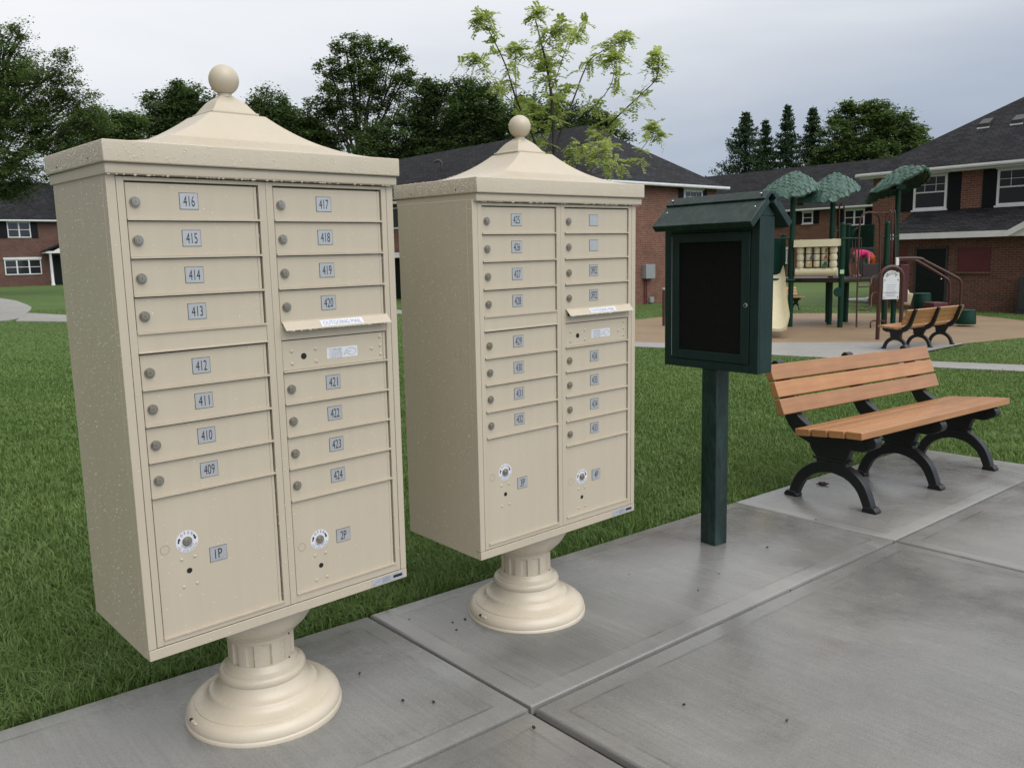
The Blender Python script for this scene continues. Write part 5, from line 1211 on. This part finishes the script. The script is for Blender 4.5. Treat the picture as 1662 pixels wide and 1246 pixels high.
# welcome sign
q0, q1 = on_ground(1424, 549.5), on_ground(1461, 548.5); d = (q1-q0)[:2]; wS = float(np.hypot(*d)); aS = math.atan2(d[1], d[0]) + R(0)
t = thing('welcome_sign', 'arched brown welcome sign with white panel at the playground entrance', 'sign', (q0[0], q0[1], q0[2]), (0, 0, aS))
hS = zat(1447, 433, q0)-q0[2]; rr = wS/2; zc = hS-rr
mb = MB(); mb.tube([(0, 0, -.05), (0, 0, zc*.5)] + [(rr-rr*math.cos(R(a)), 0, zc+rr*math.sin(R(a))) for a in range(0, 181, 12)] + [(wS, 0, zc*.5), (wS, 0, -.05)], .042, 12); mb.build('frame', M['play_brown'], t, 60)
zb = zat(1444, 485.5, q0)-q0[2]; r2 = rr-.075
mb = MB(); mb.prism([(rr-r2, zb), (rr+r2, zb)] + [(rr+r2*math.cos(R(a)), zc+r2*math.sin(R(a))) for a in range(0, 181, 12)], 'y', -.012, .012)
for i, chh in enumerate('WELCOME'):
    a = 148-i*116/6; put_text(mb, chh, rr+(r2-.055)*math.cos(R(a)), zc+(r2-.055)*math.sin(R(a)), -.0135, .060, None, 1, .80, ang=R(a-90))
for i in range(6): mb.box(rr-r2*.62, rr+r2*(.62-.1*(i % 3)), -.0135, -.0125, zc-.14-i*.045, zc-.132-i*.045, 2)
mb.box(rr-r2*.92, rr+r2*.92, -.0135, -.0125, zb+.135, zb+.143, 3)
for i in range(3): mb.box(rr-r2*.7, rr+r2*.7, -.0135, -.0125, zb+.035+i*.03, zb+.041+i*.03, 2)
for sx_, z_ in ((-.82, zc-.03), (.82, zc-.03), (-.85, zb+.04), (.85, zb+.04)): mb.disc((rr+r2*sx_, -.0125, z_), .014, '-y', .006, 10, 4)
mb.build('sign_panel', [M['trim'], M['ink'], M['blueink'], M['board_red'], M['greyink']], t)

# ------------------------------------------------------------------ trees
def leaf_cloud(lobes, n_clump, per, size, sig, seed, shell=.55, flatz=.55, dark_in=False):
    rg = np.random.default_rng(seed); C_ = []; S_ = []
    vol = np.array([l[3]*l[4]*l[5] for l in lobes])**.67; pr_ = vol/vol.sum()
    idx = rg.choice(len(lobes), n_clump, p=pr_)
    for k in idx:
        cx, cy, cz, rx, ry, rz = lobes[k]; d = rg.normal(size=3); d /= np.linalg.norm(d); rad = (shell+(1-shell)*rg.random())**.8*(1+.10*rg.normal())
        C_.append((cx+d[0]*rx*rad, cy+d[1]*ry*rad, cz+d[2]*rz*rad)); S_.append(sig*(.6+.8*rg.random()))
    C_ = np.array(C_); S_ = np.array(S_); n = n_clump*per
    ci = np.repeat(np.arange(n_clump), per); off = rg.normal(size=(n, 3)); off[:, 2] *= flatz
    P = C_[ci]+off*S_[ci][:, None]
    nrm = rg.normal(size=(n, 3)); nrm[:, 2] = np.abs(nrm[:, 2])+1.7; nrm /= np.linalg.norm(nrm, axis=1)[:, None]
    aux = rg.normal(size=(n, 3)); A = np.cross(aux, nrm); A /= np.linalg.norm(A, axis=1)[:, None]; B = np.cross(nrm, A)
    sz = size*(.55+.9*rg.random(n))[:, None]; A = A*sz; B = B*sz*.62
    Q = np.stack([P-A, P-B*.9+A*.1, P+A, P+B], 1)
    cs = rg.random(n_clump); sh = np.clip(.55*cs[ci]+.45*rg.random(n), 0, 1)
    return Q, sh, C_
def make_tree(name, label, base, lobes, mat, n_clump, per, size, sig, seed, trunk_r=.28, group=None, limbs=10, bark='bark', shell=.55):
    base = np.array(base, float); t = thing(name, label, 'tree', tuple(base), (0, 0, 0), group)
    lob = [(l[0]-base[0], l[1]-base[1], l[2]-base[2], *l[3:]) for l in lobes]
    Q, sh, C_ = leaf_cloud(lob, n_clump, per, size, sig, seed, shell)
    Vv, L, st, tt = quads(Q); me = np_mesh('crown', Vv, L, st, tt, [M[mat]], np.repeat(sh, 4)); link('crown', me, t)
    mb = MB(); rg = random.Random(seed); topz = max(l[2] for l in lob); cx = sum(l[0] for l in lob)/len(lob); cy = sum(l[1] for l in lob)/len(lob)
    tp = [(0, 0, -.3), (cx*.1, cy*.1, topz*.25), (cx*.4, cy*.4, topz*.55), (cx*.8, cy*.8, topz*.85)]; mb.tube(tp, [trunk_r*1.25, trunk_r, trunk_r*.7, trunk_r*.25], 9)
    for l in lob[:18]:
        a = Vector(tp[1]).lerp(Vector(tp[2]), rg.random()); b = Vector(l[:3]); m = a.lerp(b, .5)+Vector((rg.uniform(-.3, .3), rg.uniform(-.3, .3), .3)); mb.tube([a, m, b], [trunk_r*.5, trunk_r*.32, trunk_r*.12], 7)
        for k in range(4):
            e = b+Vector((rg.gauss(0, .5)*l[3], rg.gauss(0, .5)*l[4], rg.gauss(.2, .45)*l[5])); mb.tube([m.lerp(b, rg.uniform(.2, .9)), (m+e)/2+Vector((0, 0, .2)), e], [trunk_r*.2, trunk_r*.13, trunk_r*.04], 5)
    mb.build('trunk', M[bark], t, 50); return t
def plobes(D, items, seed=0):
    rg = random.Random(seed); out = []
    more = []
    for px, py, r in items:
        for _ in range(4):
            a = rg.uniform(0, 6.283); more.append((px+.95*r*math.cos(a), py+.9*r*math.sin(a), r*rg.uniform(.26, .42)))
    items = [(px, py, r*.92) for px, py, r in items] + more
    for px, py, r in items:
        Y = D+rg.uniform(-1, 1)*r*D/FPX*.6; P = at(px, py, Y); q = r*D/FPX; out.append((P[0], P[1], P[2], q*1.08, q*1.0, q*.92))
    return out
TG = 'trees rising behind the houses'
def ptree(label, D, items, px0, mat, clumps, seed, size=.30, sig=None, per=26, gz_=-.3, shell=.5, name='broadleaf_tree', tr=.3):
    lob = plobes(D, items, seed); P = at(px0, 400, D); sg_ = sig or .55*D/75
    return make_tree(name, label, (P[0], D, gz_), lob, mat, int(clumps*1.5), int(per*2.2), size*.40*D/75, sg_*.62, seed, tr, TG, shell=shell)
ptree('big leafy tree at the far left overhanging the brick house roof', 44, [(18, 85, 42), (-45, 110, 70), (70, 125, 45), (118, 160, 34), (25, 170, 75), (95, 205, 52), (-50, 230, 110), (40, 255, 62), (2, 292, 36), (-25, 318, 34), (150, 200, 25), (46, 296, 16)], -60, 'leaf_mid', 900, 21, .26, .34, 34, .0, .35)
ptree('mid green tree just right of the big left tree', 70, [(128, 222, 34), (165, 208, 30), (198, 215, 27), (215, 205, 20), (180, 240, 30), (215, 232, 22), (140, 262, 40), (195, 270, 35)], 165, 'leaf_mid', 420, 22, .30, .5, 30, -.2, .35)
ptree('dark round maple left of the nearest finial', 80, [(262, 172, 24), (290, 160, 24), (318, 158, 20), (300, 190, 34), (258, 200, 24), (335, 185, 25), (280, 225, 40), (330, 230, 40)], 292, 'leaf_dark', 430, 23, .32)
ptree('dark dense tree right of the nearest finial', 78, [(438, 168, 24), (420, 190, 28), (462, 192, 32), (485, 220, 30), (440, 225, 45), (500, 245, 35), (400, 225, 30), (520, 255, 34), (478, 250, 34)], 445, 'leaf_dark', 480, 24, .32)
ptree('tall airy tree highest of the group behind the nearer mailbox', 76, [(560, 72, 18), (585, 82, 19), (618, 88, 19), (648, 92, 18), (535, 112, 21), (575, 118, 24), (620, 125, 26), (655, 128, 14), (545, 155, 24), (600, 165, 29), (650, 165, 21), (512, 175, 18), (505, 200, 19), (548, 205, 27), (600, 215, 32), (530, 245, 29), (590, 255, 32), (500, 235, 19)], 590, 'leaf_mid', 560, 25, .30, .48, 24, -.3, .45)
ptree('dark leafy tree between the tall airy tree and the farther mailbox', 74, [(690, 155, 26), (712, 160, 26), (670, 190, 32), (715, 200, 38), (650, 225, 40), (700, 240, 45), (640, 262, 35), (690, 270, 40), (600, 250, 34), (735, 225, 34)], 690, 'leaf_dark', 620, 26, .30)
ptree('dark tree behind the left shoulder of the farther mailbox roof', 72, [(758, 148, 22), (778, 165, 26), (745, 185, 30), (800, 185, 30), (770, 215, 40), (820, 220, 34), (745, 235, 34), (800, 245, 36)], 775, 'leaf_dark', 560, 27, .30)
ptree('dark tree directly behind the yellow green young tree', 70, [(860, 175, 24), (890, 190, 30), (850, 205, 30), (925, 200, 26), (958, 190, 18), (978, 205, 18), (900, 225, 38), (950, 225, 26), (995, 213, 9), (1015, 224, 7)], 905, 'leaf_dark', 460, 28, .30)
ptree('broad green tree beside the spruces at right', 92, [(1372, 190, 20), (1392, 182, 22), (1418, 183, 20), (1445, 190, 22), (1470, 205, 20), (1488, 215, 15), (1360, 215, 20), (1400, 215, 34), (1445, 225, 34), (1478, 235, 22), (1355, 245, 22), (1385, 255, 34), (1430, 262, 40), (1470, 262, 32), (1340, 262, 20)], 1415, 'leaf_mid', 620, 29, .32, .55, 26, -.5, .4)
def spruce(label, px, ytop, D, spread, seed):
    top = at(px, ytop, D); base = np.array([top[0], D, -.5]); H = float(top[2])-base[2]; rg = np.random.default_rng(seed)
    t = thing('spruce_tree', label, 'tree', tuple(base), (0, 0, 0), 'dark spruces behind the back wing')
    Pp = []; sh = []; mb = MB(); mb.tube([(0, 0, -.3), (0, 0, H*.5), (0, 0, H*.99)], [.28, .16, .02], 8)
    z = H*.12
    while z < H*.985:
        f = 1-z/H; ln0 = spread*(f**1.0)*1.08+.08; nb = 6 if f > .1 else 5; a0 = rg.uniform(0, 6.28)
        for k in range(nb):
            a = a0+6.283*k/nb+rg.normal()*.22; ln = ln0*(.70+.5*rg.random()); droop = .28*ln+.10*rg.random()*ln; pts = []
            for s in np.linspace(0, 1, 5): pts.append((math.cos(a)*ln*s, math.sin(a)*ln*s, z-droop*math.sin(s*2.2)+.16*ln*s*s))
            if ln > .8: mb.tube(pts, [.035, .03, .022, .015, .006], 4)
            m = int(30+ln*46); s = rg.random(m)**.75; zz = np.interp(s, np.linspace(0, 1, 5), [p[2] for p in pts])
            w = .12+.085*ln*np.sin(np.clip(s, 0, 1)*2.6)
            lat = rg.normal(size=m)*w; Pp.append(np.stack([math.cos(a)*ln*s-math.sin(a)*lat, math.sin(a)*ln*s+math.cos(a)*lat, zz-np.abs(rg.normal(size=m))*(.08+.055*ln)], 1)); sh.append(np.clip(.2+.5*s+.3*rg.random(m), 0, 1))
        z += (.34+.95*f)*(.8+.4*rg.random())
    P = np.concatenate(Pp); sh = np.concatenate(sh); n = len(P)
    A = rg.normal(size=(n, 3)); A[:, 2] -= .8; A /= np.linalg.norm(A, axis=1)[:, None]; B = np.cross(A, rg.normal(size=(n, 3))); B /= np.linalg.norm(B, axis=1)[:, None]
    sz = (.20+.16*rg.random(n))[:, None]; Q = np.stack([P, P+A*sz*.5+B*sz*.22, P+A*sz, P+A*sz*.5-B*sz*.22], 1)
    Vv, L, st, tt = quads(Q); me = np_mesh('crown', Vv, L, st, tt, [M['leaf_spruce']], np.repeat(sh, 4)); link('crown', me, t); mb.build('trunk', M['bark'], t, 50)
spruce('wide dark spruce, leftmost of the four behind the back wing', 1211, 177, 95, 9.5, 41)
spruce('shortest dark spruce, second from left of the four', 1243, 189, 97, 4.8, 42)
spruce('tallest narrow dark spruce, third from left of the four', 1279, 165, 94, 5.6, 43)
spruce('dark spruce touching the broad green tree at its right', 1320, 168, 96, 6.4, 44)

def young_tree():
    D = 10.2; rg = np.random.default_rng(77)
    gb = at(905, 600, D); gz0 = float(ground(gb[0], D)); base = np.array([gb[0], D, gz0])
    t = thing('young_tree', 'thin young tree with bright yellow green leaves behind the farther mailbox', 'tree', tuple(base))
    br = [([(905, 600), (903, 420), (901, 330), (899.5, 253), (895, 156), (886, 102), (877, 65), (866, 20)], .045, 0),
          ([(901, 330), (870, 235), (839, 164), (820, 105), (794, 51), (786, 36)], .022, -.5), ([(845, 178), (838, 156), (836, 81), (834, 72)], .012, -.2),
          ([(858, 205), (830, 165), (805, 144), (785, 120), (767, 94)], .010, .5), ([(899, 300), (904, 235), (929.5, 165), (947.6, 117), (962.6, 93), (1011, 66), (1016, 60)], .020, .4),
          ([(915, 205), (957, 180), (990, 141), (997, 108), (996, 96)], .010, -.4), ([(900, 340), (926, 271), (957, 235), (1005, 186.5), (1041, 153), (1066, 126), (1068, 92)], .020, -.6),
          ([(902, 360), (926, 290), (962.6, 283), (1023, 259), (1056, 223), (1062, 210)], .014, .7), ([(893, 150), (905, 120), (925, 60), (935, 48)], .010, .3), ([(880, 80), (895, 55), (902, 45)], .006, -.2), ([(899, 250), (880, 220), (868, 190), (862, 175)], .012, .5),
          ([(901, 300), (925, 255), (948, 240), (972, 245)], .010, -.7), ([(897, 200), (890, 130), (880, 95)], .008, .5)]
    mb = MB(); tw = []; bcount = []
    for pts, r, dz in br:
        bcount.append(1)
        P = []
        for i, (x, y) in enumerate(pts):
            f = i/(len(pts)-1); P.append(at(x, y, D+dz*f*1.3)-base)
        P = spline3(P, 48); n = len(P); mb.tube(P, [r*.72*(1-.82*i/(n-1)) for i in range(n)], 7)
        i0 = int(n*.46) if r > .04 else int(n*(.40 if dz == .7 else .28))
        for i in range(i0, n): tw.append((P[i], P[min(i+1, n-1)]-P[max(i-1, 0)], i/(n-1), r, len(bcount)))
    Q = []; S = []; last = {}
    for p, d, f, r, bi in tw:
        if bi in last and np.linalg.norm(p-last[bi]) < .15 and f < .97: continue
        last[bi] = p
        for _ in range((1 if rg.random() < .6 else 2) if f < .95 else 3):
            tc_ = p + rg.normal(size=3)*np.array([.055, .055, .045]); tsh = .25+.5*rg.random()
            for _l in range(rg.integers(5, 9)):
                dirv = rg.normal(size=3); dirv[2] = dirv[2]*.5+.15; dirv /= np.linalg.norm(dirv); Lr = .10+.07*rg.random(); nl = 7
                sidev = np.cross(dirv, [0, 0, 1.0]); sidev /= np.linalg.norm(sidev)+1e-9; upv = np.cross(sidev, dirv)
                for k in range(nl):
                    q_ = (k+1)/nl; c = tc_+dirv*Lr*q_+np.array([0, 0, -.05*q_*q_])
                    for sg_ in (-1, 1):
                        ld = sidev*sg_*.85+dirv*.5+upv*rg.normal()*.2-np.array([0, 0, .25*q_]); ld /= np.linalg.norm(ld); ll = .044*(.75+.5*rg.random())*(1.15-.55*abs(q_-.5)); wv = np.cross(ld, upv); wv = wv/(np.linalg.norm(wv)+1e-9)*ll*.29
                        Q.append(np.stack([c, c+ld*ll*.5+wv, c+ld*ll, c+ld*ll*.5-wv])); S.append(np.clip(tsh+.2*rg.normal(), 0, 1))
    Q = np.array(Q); Vv, L, st, tt = quads(Q); me = np_mesh('crown', Vv, L, st, tt, [M['leaf_young']], np.repeat(np.array(S), 4)); link('crown', me, t); mb.build('trunk', M['bark_young'], t, 50)
young_tree()

# ------------------------------------------------------------------ debris on the concrete
def chips():
    def chip(px, py, s, label, grp=None, name='mulch_chip'):
        # find the slab under the pixel
        z = 0.0
        for _ in range(30): P = on_z(px, py, z); z = float(plane(P[0], P[1]))
        mb = MB(); k = 7; pts = [(s*(.6+.5*random.random())*math.cos(6.283*i/k), .6*s*(.6+.5*random.random())*math.sin(6.283*i/k)) for i in range(k)]
        mb.prism(pts, 'z', -.002, s*.45); o = mb.build(name, M['mulch'], bevel=s*.12, loc=(P[0], P[1], z+.001), rot=(0, 0, random.random()*6)); tag(o, label, 'mulch', grp)
    for px, py in ((664, 1005), (734.6, 1010), (741, 1022), (755, 1005), (584, 1092), (654, 1136), (704, 1139), (1021, 932), (1133, 958), (1283, 958), (1324, 843), (1167, 931), (1110, 1143), (866, 1180), (1277, 1169), (1245, 888)):
        chip(px, py, random.choice((.004, .006, .008)), 'tiny dark mulch chip lying on the wet concrete path', 'mulch chips scattered on the path')
    t = None
    for _ in range(1): pass
    z = 0
    for _ in range(30): P = on_z(1334, 787, z); z = float(plane(P[0], P[1]))
    mb = MB()
    for i in range(26): mb.ball((random.gauss(0, .018), random.gauss(0, .016), random.uniform(.002, .012)), random.uniform(.004, .010), 6, 0, (1.5, .8, .6))
    tag(mb.build('mulch_clump', M['mulch'], loc=(P[0], P[1], z)), 'clump of dark mulch under the near left bench leg', 'mulch')
chips()
